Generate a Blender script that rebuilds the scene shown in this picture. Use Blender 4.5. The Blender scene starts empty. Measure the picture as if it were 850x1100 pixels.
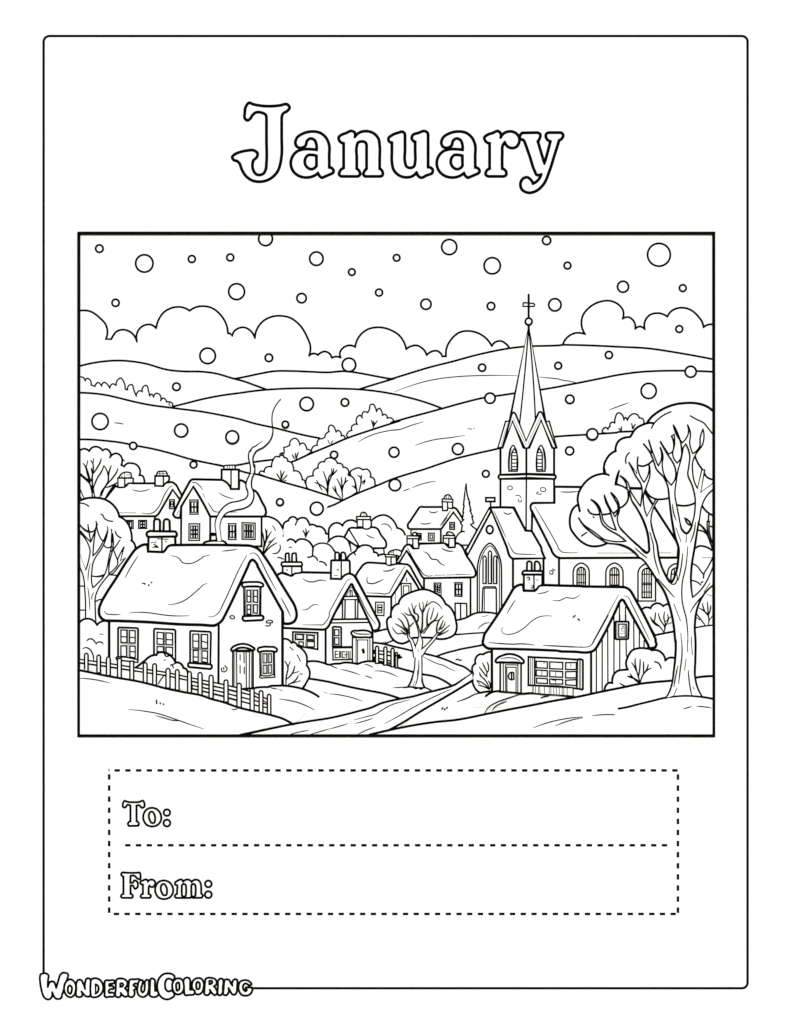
import bpy, math, re
from mathutils import Vector
from mathutils.geometry import tessellate_polygon

# ------------------------------------------------------------------ scene
sc = bpy.context.scene
col = sc.collection
STEP = 0.00007      # relief height of one layer of card, metres
INK = 0.00003       # raised ink on top of a layer
U = 0.001           # one drawing unit is a millimetre

# measuring frames used while drawing: origin and magnification
TL = dict(P=(0,0,1), A=(80,240,4.722), B=(250,240,4.722), C=(420,240,4.722), D=(590,240,4.722),
  E=(80,370,4.722), F=(250,370,4.722), G=(420,370,4.722), H=(590,370,4.722),
  a1=(82,480,6.25), b1=(218,480,6.25), c1=(354,480,6.25), d1=(490,480,6.25), e1=(626,480,6.25),
  a2=(82,584,6.25), b2=(218,584,6.25), c2=(354,584,6.25), d2=(490,584,6.25), e2=(626,584,6.25),
  a3=(82,688,6.25), b3=(218,688,6.25), c3=(354,688,6.25), d3=(490,688,6.25), e3=(636,688,6.25),
  f=(636,400,6.25), J=(240,96,6.25), N=(360,110,6.25), Y=(480,110,6.25), T=(110,815,6.25), R=(110,885,6.25),
  Q1=(690,560,8.46), Q2=(600,660,8.5), Q3=(80,560,6.87), Q4=(255,570,8.5), Q5=(400,560,8.5),
  W1=(36,1036,10.625), W2=(112,1036,10.625), W3=(192,1036,10.625), S1=(416,620,10.625), S2=(84,560,14.17),
  S3=(300,660,6.07), S4=(700,430,8.46), S5=(610,500,9.44), S6=(530,340,10.625), S7=(84,480,10.625), S8=(200,640,8.5))
art = True

def mat(name, c, rough, amount, scale):
    m = bpy.data.materials.new(name); m.use_nodes = True
    nt = m.node_tree; b = nt.nodes['Principled BSDF']
    b.inputs['Roughness'].default_value = rough
    try: b.inputs['Specular IOR Level'].default_value = 0.05
    except Exception: pass
    tc = nt.nodes.new('ShaderNodeTexCoord'); n = nt.nodes.new('ShaderNodeTexNoise')
    n.inputs['Scale'].default_value = scale; n.inputs['Detail'].default_value = 4
    r = nt.nodes.new('ShaderNodeValToRGB')
    r.color_ramp.elements[0].color = tuple(max(0, x*(1-amount)) for x in c)+(1,)
    r.color_ramp.elements[1].color = tuple(min(1, x*(1+amount)) for x in c)+(1,)
    nt.links.new(tc.outputs['Object'], n.inputs['Vector']); nt.links.new(n.outputs['Fac'], r.inputs['Fac'])
    nt.links.new(r.outputs['Color'], b.inputs['Base Color'])
    return m
PAPER = mat('white_paper', (.80,.80,.805), .95, .012, 300)
INKM = mat('black_ink', (.0012,.0012,.0012), .9, .3, 400)
GROUND = mat('pale_floor', (.62,.62,.60), .9, .08, 3)
WALL = mat('white_wall', (.78,.78,.77), .9, .03, 6)

# ------------------------------------------------------------------ paths
def parse(s, tile='P'):
    """strokes: list of lists of (x, y, corner, w)"""
    out = []
    for st in s.split(';'):
        cur = []
        for t in st.split():
            if t in TL: tile = t; continue
            c = t.endswith('!'); t = t.rstrip('!')
            v = [float(q) for q in t.split(',')]
            x0, y0, k = TL[tile]
            x, y = x0+v[0]/k, y0+v[1]/k
            if art: x = min(max(x, 85.4), 766.4); y = min(max(y, 251.2), 789.6)
            cur.append((x, y, c, v[2]/k if len(v) > 2 else None))
        if cur: out.append(cur)
    return out

def dens(p, closed, n=6):
    """Catmull-Rom through the points, split at the corners; gives (x,y,w,corner)"""
    N = len(p); res = []
    if N < 3 and not closed:
        return [(q[0], q[1], q[3], q[2]) for q in p]
    for i in range(N if closed else N-1):
        a, b = p[i], p[(i+1) % N]
        pa = p[i-1] if (closed or i > 0) else None
        pb = p[(i+2) % N] if (closed or i+2 < N) else None
        if a[2] or pa is None: pa = None
        if b[2] or pb is None: pb = None
        L = math.hypot(b[0]-a[0], b[1]-a[1])
        m = n if L > 3 else 3
        if pa is None and pb is None: m = 1
        # tangents scaled by chord (keeps long/short joints free of loops)
        def tan(p0, p1, p2):
            l1 = math.hypot(p1[0]-p0[0], p1[1]-p0[1]) or 1e-6; l2 = math.hypot(p2[0]-p1[0], p2[1]-p1[1]) or 1e-6
            tx = (p1[0]-p0[0])/l1*l2+(p2[0]-p1[0])/l2*l1; ty = (p1[1]-p0[1])/l1*l2+(p2[1]-p1[1])/l2*l1
            s = 1/(l1+l2)
            if l1 > 3.2*l2: return (p1[0]-p0[0])/l1, (p1[1]-p0[1])/l1
            if l2 > 3.2*l1: return (p2[0]-p1[0])/l2, (p2[1]-p1[1])/l2
            return tx*s, ty*s
        ta = tan(pa, a, b) if pa else None
        tb = tan(a, b, pb) if pb else None
        ch = ((b[0]-a[0])/(L or 1), (b[1]-a[1])/(L or 1))
        if ta is None and tb is None: ta = tb = ch
        elif ta is None: d = 2*(tb[0]*ch[0]+tb[1]*ch[1]); ta = (d*ch[0]-tb[0], d*ch[1]-tb[1])
        elif tb is None: d = 2*(ta[0]*ch[0]+ta[1]*ch[1]); tb = (d*ch[0]-ta[0], d*ch[1]-ta[1])
        for j in range(m):
            t = j/m; t2, t3 = t*t, t*t*t
            h = (2*t3-3*t2+1, t3-2*t2+t, -2*t3+3*t2, t3-t2)
            x = h[0]*a[0]+h[1]*ta[0]*L+h[2]*b[0]+h[3]*tb[0]*L
            y = h[0]*a[1]+h[1]*ta[1]*L+h[2]*b[1]+h[3]*tb[1]*L
            w = None if a[3] is None or b[3] is None else a[3]*(1-t)+b[3]*t
            res.append((x, y, w, j == 0 and a[2]))
    if not closed: res.append((p[-1][0], p[-1][1], p[-1][3], True))
    return res

def pen(w):
    # pen widths as they read once printed
    if w < 1.0: return w+(.58 if w >= .5 else .42)
    if w < 1.27: return w+.62
    return w*1.08+.82 if w < 2.2 else w+.5

class MB:
    def __init__(s): s.v = []; s.f = []; s.m = []; s.box = [1e9, 1e9, -1e9, -1e9]
    def pt(s, x, y, z):
        s.box = [min(s.box[0], x), min(s.box[1], y), max(s.box[2], x), max(s.box[3], y)]
        s.v.append((x, y, z)); return len(s.v)-1
    def face(s, ids, m): s.f.append(ids); s.m.append(m)
    def slab(s, loops, z=0):
        """solid card: front at relief z, back on the sheet (z=None marks the sheet)"""
        vv = [[Vector((q[0], q[1], 0)) for q in L] for L in loops]
        tri = tessellate_polygon(vv)
        flat = [q for L in vv for q in L]
        fr = [s.pt(q.x, q.y, z) for q in flat]; bk = [s.pt(q.x, q.y, 'b') for q in flat]
        for a, b, c in tri:
            A, B, Cc = flat[a], flat[b], flat[c]
            if (B-A).cross(Cc-A).z < 0: b, c = c, b
            # drawing y points down, so this winding faces the viewer once mapped
            s.face((fr[a], fr[c], fr[b]), 0)
        o = 0
        for L in vv:
            n = len(L)
            ar = sum(L[i].x*L[(i+1) % n].y-L[(i+1) % n].x*L[i].y for i in range(n))
            for i in range(n):
                j = (i+1) % n
                q = (fr[o+i], fr[o+j], bk[o+j], bk[o+i])
                s.face(q if ar > 0 else q[::-1], 0)
            o += n
    def ribbon(s, p, closed, w, z, m=1, taper=0, caps=True, drop=.6, cmax=99):
        q = [p[0]]
        for a in p[1:]:
            if math.hypot(a[0]-q[-1][0], a[1]-q[-1][1]) > .02: q.append(a)
        if closed and len(q) > 2 and math.hypot(q[0][0]-q[-1][0], q[0][1]-q[-1][1]) < .02: q.pop()
        n = len(q)
        if n < 2: return
        tot = 0; acc = [0]
        for i in range(1, n): tot += math.hypot(q[i][0]-q[i-1][0], q[i][1]-q[i-1][1]); acc.append(tot)
        W = []
        for i in range(n):
            ww = q[i][2] if q[i][2] is not None else pen(w)
            if taper and not closed:
                e = min(acc[i], tot-acc[i]); k = min(1, e/(max(tot*.25, 1e-6))); ww *= (1-taper)+taper*k
            W.append(ww)
        def nrm(a, b):
            dx, dy = b[0]-a[0], b[1]-a[1]; l = math.hypot(dx, dy) or 1e-9; return (-dy/l, dx/l)
        Ls, Rs = [], []
        for i in range(n):
            a = q[i-1] if (i or closed) else None; b = q[(i+1) % n] if (i < n-1 or closed) else None
            n1 = nrm(a, q[i]) if a else None; n2 = nrm(q[i], b) if b else None
            if n1 is None: nn, k = n2, 1
            elif n2 is None: nn, k = n1, 1
            else:
                nx, ny = n1[0]+n2[0], n1[1]+n2[1]; l = math.hypot(nx, ny)
                if l < .35: nn, k = n2, 1
                else: nn = (nx/l, ny/l); k = min(1.35, 1/max(.3, nn[0]*n2[0]+nn[1]*n2[1]))
            h = W[i]/2*k
            Ls.append((q[i][0]+nn[0]*h, q[i][1]+nn[1]*h)); Rs.append((q[i][0]-nn[0]*h, q[i][1]-nn[1]*h))
        lt = [s.pt(*a, z) for a in Ls]; rt = [s.pt(*a, z) for a in Rs]
        dz = 'b' if drop is None else z-drop
        lb = [s.pt(*a, dz) for a in Ls]; rb = [s.pt(*a, dz) for a in Rs]
        for i in range(n if closed else n-1):
            j = (i+1) % n
            s.face((lt[i], lt[j], rt[j], rt[i]), m)
            s.face((lb[i], lb[j], lt[j], lt[i]), m); s.face((rt[i], rt[j], rb[j], rb[i]), m)
        if caps:
            ends = [i for i in range(n) if q[i][3]] + ([] if closed else [0, n-1])
            for i in set(ends):
                r = W[i]/2
                if r < .25 or r > cmax: continue
                k = 10; c = [s.pt(q[i][0]+r*math.cos(t*math.tau/k), q[i][1]+r*math.sin(t*math.tau/k), z) for t in range(k)]
                s.face(tuple(c[::-1]), m)

placed = []           # (box, level) in painter's order
def level(box):
    l = 0
    for b, k in placed:
        if b[0] < box[2] and b[2] > box[0] and b[1] < box[3] and b[3] > box[1] and k > l: l = k
    return l+1

class Thing:
    def __init__(s, name, label, cat, group, kind): s.d = (name, label, cat, group, kind); s.parts = []
cur = None
things = []
def thing(name, label, cat, group=None, kind=None):
    global cur
    cur = Thing(name, label, cat, group, kind); things.append(cur); return cur

class Part:
    def __init__(s, name, mb, lv, parent, label): s.name, s.mb, s.lv, s.parent, s.label = name, mb, lv, parent, label

def part(name, fill=None, o=1.4, lines=(), br=(), holes=(), into=None, label=None, lv=None, solid=False):
    """fill: closed outline(s) of the card; o: width of its inked outline (0 none); lines: [(width, strokes[, taper])]
    br: inked-round limbs [(outline width, 'x,y,w ...; ...')]"""
    mb = MB()
    if fill:
        for F in parse(fill):
            L = dens(F, True)
            Hs = [dens(h, True) for hh in holes for h in parse(hh)]
            mb.slab([L]+Hs)
            if o:
                mb.ribbon(L, True, o, INK/STEP)
                for h in Hs: mb.ribbon(h, True, o, INK/STEP)
    for l in lines:
        tp = l[2] if len(l) > 2 else (0.45 if l[0] < 1 else 0)
        for S in parse(l[1]): mb.ribbon(dens(S, False), False, l[0], INK/STEP*1.01, taper=tp, drop=None if solid else .6)
    k = 0
    for lw, s in br:
        SS = [dens(S, False) for S in parse(s)]
        for S in SS: mb.ribbon([(x, y, w+.55, c) for x, y, w, c in S], False, 1, INK/STEP*1.02, 1, cmax=1.3)
        for S in SS:
            k += 1
            I = [(x, y, max(0.02, w-2*lw), c) for x, y, w, c in S]
            mb.ribbon(I, False, 1, INK/STEP*1.3+.03*k, 0, caps=False)
    P_ = Part(name, mb, lv if lv is not None else level(mb.box), into, label)
    if lv is None: placed.append((mb.box, P_.lv))
    cur.parts.append(P_); return P_

def solo(name, label, cat, fill=None, group=None, kind=None, **k):
    t = thing(name, label, cat, group, kind); part(name, fill, **k); t.single = True; return t

def circ(x, y, r, n=20):
    return ' '.join('%.3f,%.3f' % (x+r*math.cos(i*math.tau/n), y+r*math.sin(i*math.tau/n)) for i in range(n))

def quad(s):
    return [(q[0], q[1]) for q in parse(s)[0]]
def bil(Q, u, v):
    a = [Q[0][i]*(1-u)+Q[1][i]*u for i in (0, 1)]; b = [Q[3][i]*(1-u)+Q[2][i]*u for i in (0, 1)]
    return a[0]*(1-v)+b[0]*v, a[1]*(1-v)+b[1]*v
def S_(pts, c='!'): return 'P '+' '.join('%.3f,%.3f%s' % (x, y, c) for x, y in pts)

def window(s, cols=2, rows=2, fr=.16, name='window', o=1.0, gap=.12, inner=.75):
    """frame card with one mesh of panes on it; panes in cols x rows"""
    Q = quad(s)
    w = part(name, S_(Q), o=o)
    mb_lines = []; cells = []
    fy = fr*.8
    for i in range(cols):
        for j in range(rows):
            u0 = fr+(1-2*fr)*(i/cols)+(gap/2 if i else 0)*.5; u1 = fr+(1-2*fr)*((i+1)/cols)-(gap/2 if i < cols-1 else 0)*.5
            v0 = fy+(1-2*fy)*(j/rows)+(gap/2 if j else 0)*.35; v1 = fy+(1-2*fy)*((j+1)/rows)-(gap/2 if j < rows-1 else 0)*.35
            cells.append([bil(Q, u0, v0), bil(Q, u1, v0), bil(Q, u1, v1), bil(Q, u0, v1)])
    part('pane', ' ; '.join(S_(c) for c in cells), o=inner, into=w)
    return w

def place(p, x, y): return None

# ------------------------------------------------------------------ linking
def W3(x, y, h): return ((x-425)*U, -h, (1100-y)*U)
def build():
    for t in things:
        name, label, cat, group, kind = t.d
        bx = [min(p.mb.box[0] for p in t.parts), min(p.mb.box[1] for p in t.parts), max(p.mb.box[2] for p in t.parts), max(p.mb.box[3] for p in t.parts)]
        base = Vector(W3((bx[0]+bx[2])/2, bx[3], 0))
        root = None
        if not getattr(t, 'single', False):
            root = bpy.data.objects.new(name, None); root.empty_display_size = .01; root.location = base; col.objects.link(root)
        orig = {}
        for p in t.parts:
            b = p.mb.box
            o = Vector(W3((b[0]+b[2])/2, b[3], 0))
            me = bpy.data.meshes.new(p.name)
            vs = []
            for x, y, z in p.mb.v:
                h = -0.00002 if z == 'b' else (p.lv+z)*STEP
                if z == 'b': h = 0.00002
                vs.append(tuple(Vector(W3(x, y, h))-o))
            me.from_pydata(vs, [], p.mb.f); me.materials.append(PAPER); me.materials.append(INKM)
            for f, m in zip(me.polygons, p.mb.m): f.material_index = m
            me.update()
            ob = bpy.data.objects.new(p.name, me); col.objects.link(ob)
            par = p.into_obj = orig[id(p.parent)] if p.parent else (root, base)
            if par[0]: ob.parent = par[0]; ob.location = o-par[1]
            else: ob.location = o
            if p.label: ob['label'] = p.label
            orig[id(p)] = (ob, o)
            if root is None: root_ob = ob
        r = root or root_ob
        r['label'] = label; r['category'] = cat
        if group: r['group'] = group
        if kind: r['kind'] = kind

# ================================================================== the sheet and the room it stands in
art = False
def bigbox(name, x0, x1, y0, y1, z0, z1, m, label, cat):
    v = [(x, y, z) for x in (x0, x1) for y in (y0, y1) for z in (z0, z1)]
    f = [(0,1,3,2), (4,6,7,5), (0,4,5,1), (2,3,7,6), (0,2,6,4), (1,5,7,3)]
    me = bpy.data.meshes.new(name); me.from_pydata(v, [], f); me.materials.append(m); me.update()
    o = bpy.data.objects.new(name, me); col.objects.link(o)
    o['label'] = label; o['category'] = cat; return o
g = bigbox('ground', -40, 40, -40, 40, -.62, -.60, GROUND, 'pale level ground below the colouring page', 'ground'); g['kind'] = 'structure'
w = bigbox('wall', -3, 3, .012, .12, -.60, 2.6, WALL, 'plain white wall behind the colouring page', 'wall')
sh = bigbox('paper_sheet', -.440, .440, -.0, .0018, -.015, 1.115, PAPER, 'white colouring page sheet carrying the whole printed design', 'paper sheet')

# ================================================================== sky, clouds
art = True
solo('sky', 'blank white sky above the hills and clouds', 'sky', 'P 85,251! 767,251! 767,790! 85,790!', kind='structure', o=0)

def cloud(label, top, close):
    # drawn line on top only, open below
    solo('cloud', label, 'cloud', top+' '+close, group='puffy clouds along the horizon', o=0, lines=[(1.35, top, 0)])
cloud('broad cloud bank at the left edge, stretching behind the leftmost hill',
 'A 27,443 80,446 130,480 160,515 168,550 160,587! 188,587! 200,565 215,548 248,539 290,555 310,580 318,600! 315,570 330,535 355,517 385,513 415,532! 425,495 455,450 500,427 545,425 585,443! 620,424 660,420 700,430 740,462 770,510 779,557! 790,558! 801,570! B 6,550 27,533 55,527 88,542 113,582! 120,545 150,500 200,473 245,469 290,478 340,515 375,570 395,630 F 388,58!',
 'P 332,420! 86,420!')
cloud('middle cloud with one big puff, above the snowball on the far ridge',
 'F 388,58! 410,46 433,54! 448,42 465,36 490,45 503,68! 525,62 548,67! 545,40 560,18 590,5 620,11! B 622,627! 635,585 680,540 740,527 800,540 845,568 C 62,594 78,638! G 100,10 130,5 165,25 182,54!',
 'P 458,425! 332,425!')
cloud('cloud of three puffs just left of the church spire',
 'G 182,54! 205,37 235,33 255,48 262,61! 280,60! C 282,635 305,590 350,552 400,546 450,560 490,590 512,622! 530,602 560,597 585,612 603,635!',
 'P 548,425! 458,425!')
cloud('tall lopsided cloud right of the church spire',
 'D 70,613! 90,580 130,557 183,562! 165,520 170,470 200,430 250,400 310,393 350,410 376,445 373,484! 400,475 425,490 437,535!',
 'P 682,400! 604,400!')
cloud('low wide cloud against the right edge of the picture',
 'D 437,535! 460,523 485,537! 485,500 510,465 560,456 600,473! 620,445 665,428 710,435 755,470 780,510 783,527! 800,516 832,513!',
 'P 767,410! 683,410!')

# ================================================================== hills
def hill(label, line, close, w=1.35, extra=(), name='hill', cat='hill'):
    solo(name, label, cat, line+' '+close, kind='structure', o=0, lines=([(w, line, 0)] if w else [])+list(extra))
hill('narrow distant hill in the centre of the horizon', 'F 0,176 60,165 130,150 210,136 300,135 400,139 480,142 570,136 640,145 720,160 800,174 830,177', 'P 425,430! 250,430!')
hill('farthest hill at the left edge, sloping down to the right', 'E 27,110 120,90 235,82 350,95 480,130 560,137 640,138 720,148 F 0,172 60,188 120,210 168,227', 'P 285,440! 85,440!')
hill('high distant hill behind the church spire', 'F 640,228 740,197 820,173 G 0,176 100,145 200,115 300,90 450,50 600,20 690,10 800,7 850,5 H 80,2 200,5 350,12 500,20 650,42 830,75', 'P 767,440! 386,440!',
  extra=[(.65, 'G 20,240 100,210 200,182 320,165 450,158 640,159; G 752,165 850,175 H 60,180 110,188 150,198')])
hill('wide middle ridge crossing behind the chimney smoke', 'E 500,315 570,298 640,280 740,260 850,245 F 80,240 170,230 280,224 400,222 520,224 640,228 750,240 850,258 G 60,262 130,280 200,302 262,326', 'P 475,500! 300,500! 187,445!')
solo('hedgerow', 'long bumpy hedgerow tapering along the left hillside', 'hedge',
 'E 27,168 45,168 55,185! 65,172 78,178 85,205! 95,210 105,213! 120,193 138,212! 152,192 165,200 180,222! 195,200 212,208! 222,178 235,170 250,188 258,225! 266,230 270,230! 280,206 292,204 302,232 315,263! 330,235 345,240! 355,210 366,208 376,235 382,262! 390,252 402,268! 415,248 430,252 438,286! 452,272 468,292! 480,291 498,300 496,318! 480,335! 27,280!', o=1.1,
  lines=[(.7, 'E 488,292 480,303 490,312')])
hill('snowy slope at the left edge below the bumpy hedgerow', 'E 27,245 90,248 150,255 220,270 300,290 390,308 480,320 560,330 640,340 740,358 850,382 F 100,398 220,425 310,448 400,468 440,475', 'P 343,560! 85,560!',
  extra=[(.7, 'E 203,398 228,400 250,404')])
def bush(label, outline, twigs='', w=1.1, tw=.9, group='bare bushes on the snowy hillside', name='bush', cat='bush', extra=()):
    t = thing(name, label, cat, group)
    if '|' in outline:      # drawn edge | hidden closing edge
        part('foliage', outline.replace('|', ''), o=0, lines=[(w, outline.split('|')[0], 0)]+list(extra))
    else: part('foliage', outline, o=w, lines=list(extra))
    if twigs: part('twig', lines=[(max(tw, 1.0), twigs, .3)])
bush('leftmost spiky bush of the row on the diagonal hill line, beside the smoke',
 'F 262,585! 245,562! 262,548! 260,522! 282,516 290,511! 298,484 317,476 335,490 340,510! 358,500 370,512 376,532! 388,534 400,545! 330,590! 290,600!',
 'F 303,558 308,570 314,580; F 322,582 320,568 318,552; F 324,580 328,562 334,548')
bush('middle spiky bush of the row on the diagonal hill line',
 'F 400,546! 412,516 430,512! 440,480 455,478 468,470! 475,452 490,442! 495,410 508,412 520,430 525,445! 535,436 548,446 551,465! 562,462 570,478! 480,545!',
 'F 484,487 492,502; F 508,488 500,502')
bush('largest and rightmost spiky bush on the diagonal hill line',
 'F 578,462! 590,442 605,436! 605,415 620,405 633,406! 630,372 645,360 658,373! 665,342 685,346! 694,330 698,308 712,303 725,322 730,341! 745,324 757,342 760,360! 775,355 784,375! 800,372 818,388! 700,470! 590,480!',
 'F 703,384 710,400 714,424; F 712,420 716,402 714,390; F 714,418 724,400 735,388')
hill('long diagonal snow slope rising towards the church spire', 'F 255,608 300,596 390,556 490,515 570,480 700,435 850,387 G 0,398 80,374 170,350 262,325 370,295 470,271 560,258 640,246 760,230 850,215 H 70,210 150,195 250,175 350,155 450,141 550,135 700,134 830,139', 'P 767,560! 313,560!',
  extra=[(.65, 'F 638,495 700,462 770,442 850,430 ; G 0,437 50,430 100,412 165,393 ; G 125,512 180,493 240,480 300,473 375,461 ; H 303,333 350,315 402,296'),
         (.6, 'G 392,428 398,428 ; G 404,428 409,430 ; G 420,426 422,427', 0)])
hill('small bare slope peeking out beside the smoke, left of the round bush', 'b1 212,126 260,118 310,108 380,97 440,90 500,82', 'P 311,540! 251,540!')
bush('rounded bush with forked twigs just right of the smoke column',
 'b1 378,182! 390,163 413,170! 420,143 440,133 462,135! 470,92 490,66 513,68! 522,58 540,60 546,72! 562,76 570,97! 595,106 608,135 610,162! 640,165 662,195 668,222! 684,226 686,242! 700,242 708,285! 540,250!',
 'b1 527,232 526,195 522,158; b1 525,228 512,205 496,180; b1 527,220 535,190 548,165; b1 530,230 548,210 567,190; b1 540,232 560,225', w=1.2, extra=[(.9, 'b1 515,60 520,45 540,42 546,55')])
bush('tall bush with fan of twigs under the small snowball',
 'b1 708,285! 692,232 703,205 722,197 742,196! 745,160 775,142! 780,112 800,100 815,101! 830,80 850,74 c1 30,82 50,100 54,112! 75,112 88,122 92,138! 115,142 130,165 126,186! 165,215 174,245 185,305! 80,375!',
 'c1 -12,322 -20,290 -50,262 -100,240; c1 -10,322 -15,250 -42,165; c1 -8,300 -5,250 0,230 12,200 15,145; c1 -2,240 -5,210 8,185; c1 10,200 35,175 52,155; c1 8,200 25,170 30,145; b1 835,310 838,260 845,205; c1 85,358 86,310 78,275 50,215; c1 86,310 84,260 80,205; c1 88,300 96,255 124,225; c1 92,260 105,235 108,205; c1 78,345 55,320 22,270; c1 50,315 42,285 36,262; c1 85,358 40,345 -4,325; b1 800,290 780,255 765,225', w=1.2, tw=1.0)
bush('small rounded bush at the right end of the hill bushes',
 'c1 130,192! 142,188! 142,165 165,150 195,141 225,155! 255,151 275,175 275,203! 298,213 304,245! 312,258! 190,320! 182,285 176,250 165,215 148,198',
 'c1 196,306 205,275 212,235 208,205 188,190; c1 212,235 214,210 215,188; c1 212,240 228,232 240,222; c1 222,250 236,238 238,222; c1 185,295 172,275 152,262; c1 175,275 172,258', w=1.2)
bush('low bumpy bush on the right hill line, left of the big tree',
 'f 70,405! 75,380 90,370 108,384! 116,366 122,364! 122,345 135,335 153,341! 158,300 170,276 182,272 198,280 210,300 214,320! 225,304 238,322! 252,295 280,278 305,285 318,307! 340,312 348,342! 300,420! 200,420!',
 'f 178,375 188,385 194,396; f 196,364 198,380 197,394; f 265,343 270,360 272,380; f 292,348 282,362 276,378', w=1.2)
hill('lower snow slope at the left behind the two far cottages', 'E 27,482 90,483 150,488 230,497 320,515 400,530 480,550 600,585 680,602 760,618 b1 85,118 145,132 240,158 300,175 350,182 450,210 550,240 700,282 850,330 c1 30,342 90,357', 'P 368,700! 85,700!')
hill('open snow slope between the hill bushes and the church', 'c1 -8,403 40,385 85,362 190,312 320,260 420,218 530,182 640,150 750,112 850,78 d1 0,78 150,42 290,10 P 560,474 H 30,468 110,462 190,458 250,454 340,448 f 180,400 280,396 360,394', 'P 767,720! 352,720!',
  extra=[(.6, 'c1 495,297 520,288 540,280; c1 555,275 620,250 712,231'), (.8, 'b1 830,412 850,404'),(.5,'Q4 470,158 485,152 500,158',0)])

# ================================================================== far left tree and far cottages
t = thing('bare_tree', 'large bare tree behind the left twin-chimney cottage, at the left edge', 'tree', 'bare snowy trees among the cottages')
part('crown', 'S7 20,45! 70,22 128,50! 160,10 210,-2 255,15 283,42! 320,25 355,45 375,95 365,122! 400,85 440,75 485,100 505,150 495,208! 527,225! 550,198 580,185! 620,188 650,195 690,225 710,280 700,325! 740,335 755,370 757,420! 500,700! 20,700!', o=1.3,
  lines=[(.8, 'S7 505,140 520,150 535,165 ; S7 512,150 505,200')])
part('trunk', 'S7 215,640! 190,560 175,470 165,420 165,320 150,240 165,320 140,400 S7 95,235 135,385 S7 20,300 80,360 130,415 150,480 165,560 170,640!', o=.9)
part('branch', lines=[(1.2, 'S7 60,190 90,235 105,300 140,395; S7 112,160 95,230; S7 20,305 90,360 135,400; S7 20,320 90,375 130,415 160,560; S7 145,155 168,190 175,260 165,330 165,420 195,575; S7 180,135 170,200; S7 180,300 225,230 250,185 265,135; S7 178,470 220,360 275,270 295,215; S7 300,220 340,300 345,390 320,440 265,520 250,575; S7 345,370 355,290 380,215; S7 350,410 400,350 440,290 455,250; S7 325,465 380,445 445,410; S7 445,410 400,455 310,600; S7 350,410 280,520 270,560; S7 20,470 70,590; S7 20,560 40,590', .3)])

t = thing('cottage', 'far left cottage with two square chimneys and a blank snowy roof', 'cottage', 'snow-covered village houses')
part('wall', 'a1 200,466! 530,466! 648,288! 700,352! 700,668! 200,668!', o=0, lines=[(1.3, 'a1 528,466 528,490')])
part('roof', 'a1 195,350! 265,262! 335,262 350,246 380,245! 530,245! 610,240 645,238 670,255 690,290 708,325 712,350! 697,354! 648,288! 560,440 535,466! 200,466!', o=1.5,
  lines=[(.65, 'a1 292,443 402,443; a1 442,443 520,440 550,410 600,310 625,275 645,262; a1 378,287 425,298 495,282')])
c = part('chimney', 'a1 280,210! 380,210 383,230 382,245! 350,246 325,272! 282,272!', o=1.2, lines=[(1.1, 'a1 327,212 326,268')])
part('chimney_pot', 'a1 288,208! 300,186 318,174! 355,172 368,178 370,190 370,208!', o=1.1, lines=[(.9, 'a1 326,172 326,208; a1 340,188 360,190; a1 300,190 312,205')], into=c)
c = part('chimney', 'a1 530,196! 622,196! 622,228 600,245 585,264! 530,262!', o=1.3, lines=[(1.1, 'a1 586,198 586,262')])
part('chimney_pot', 'a1 540,194! 543,178 552,166! 598,163 606,170 612,194!', o=1.1, lines=[(.9, 'a1 562,166 562,194; a1 583,166 583,194; a1 545,180 608,180')], into=c)
window('a1 628,355 660,355 660,415 626,415', 1, 2, fr=.25)
window('a1 333,494 383,494 383,548 333,548', 2, 1, fr=.2)
window('a1 420,494 473,494 473,548 420,548', 2, 2, fr=.2)

t = thing('house', 'two-storey house half hidden by the rising chimney smoke', 'house', 'snow-covered village houses')
part('wall', 'a1 787,268! 706,400! 704,668! b1 395,668! 395,466! 52,466! 0,372!', o=1.4, lines=[(1.3, 'b1 50,468 50,632')])
part('roof', 'b1 130,222! 155,235 190,283! 243,283! 245,225! 275,232 292,250 300,290 340,290 400,375 422,420 424,445 412,465 398,468! 50,468! 0,372 a1 787,268! 706,400! 700,474! 665,472 652,455 658,435 700,350 760,238 775,222 795,218!', o=1.7,
  lines=[(.6, 'a1 775,242 800,240 830,262 850,290; a1 675,458 690,430; b1 0,312 16,340; b1 35,375 68,425 80,434 112,435; b1 165,440 232,438; b1 108,308 145,330 205,348')])
c = part('chimney', 'b1 127,153! 242,153! 242,283! 190,283! 155,235 127,222!', o=1.5, lines=[(1.1, 'b1 190,155 190,280')])
part('chimney_pot', 'b1 145,150! 143,132 150,125! 208,122 216,130 216,150!', o=1.1, lines=[(.9, 'b1 165,125 165,150; b1 180,125 180,150; b1 198,125 198,150')], into=c)
window('a1 763,357 819,357 819,452 765,452', 2, 2, fr=.16)
window('a1 758,517 830,517 828,628 757,628', 3, 3, fr=.16)
window('b1 173,516 223,516 223,622 173,622', 2, 2, fr=.16)
window('b1 264,509 352,512 352,622 264,620', 4, 2, fr=.14)

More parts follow.
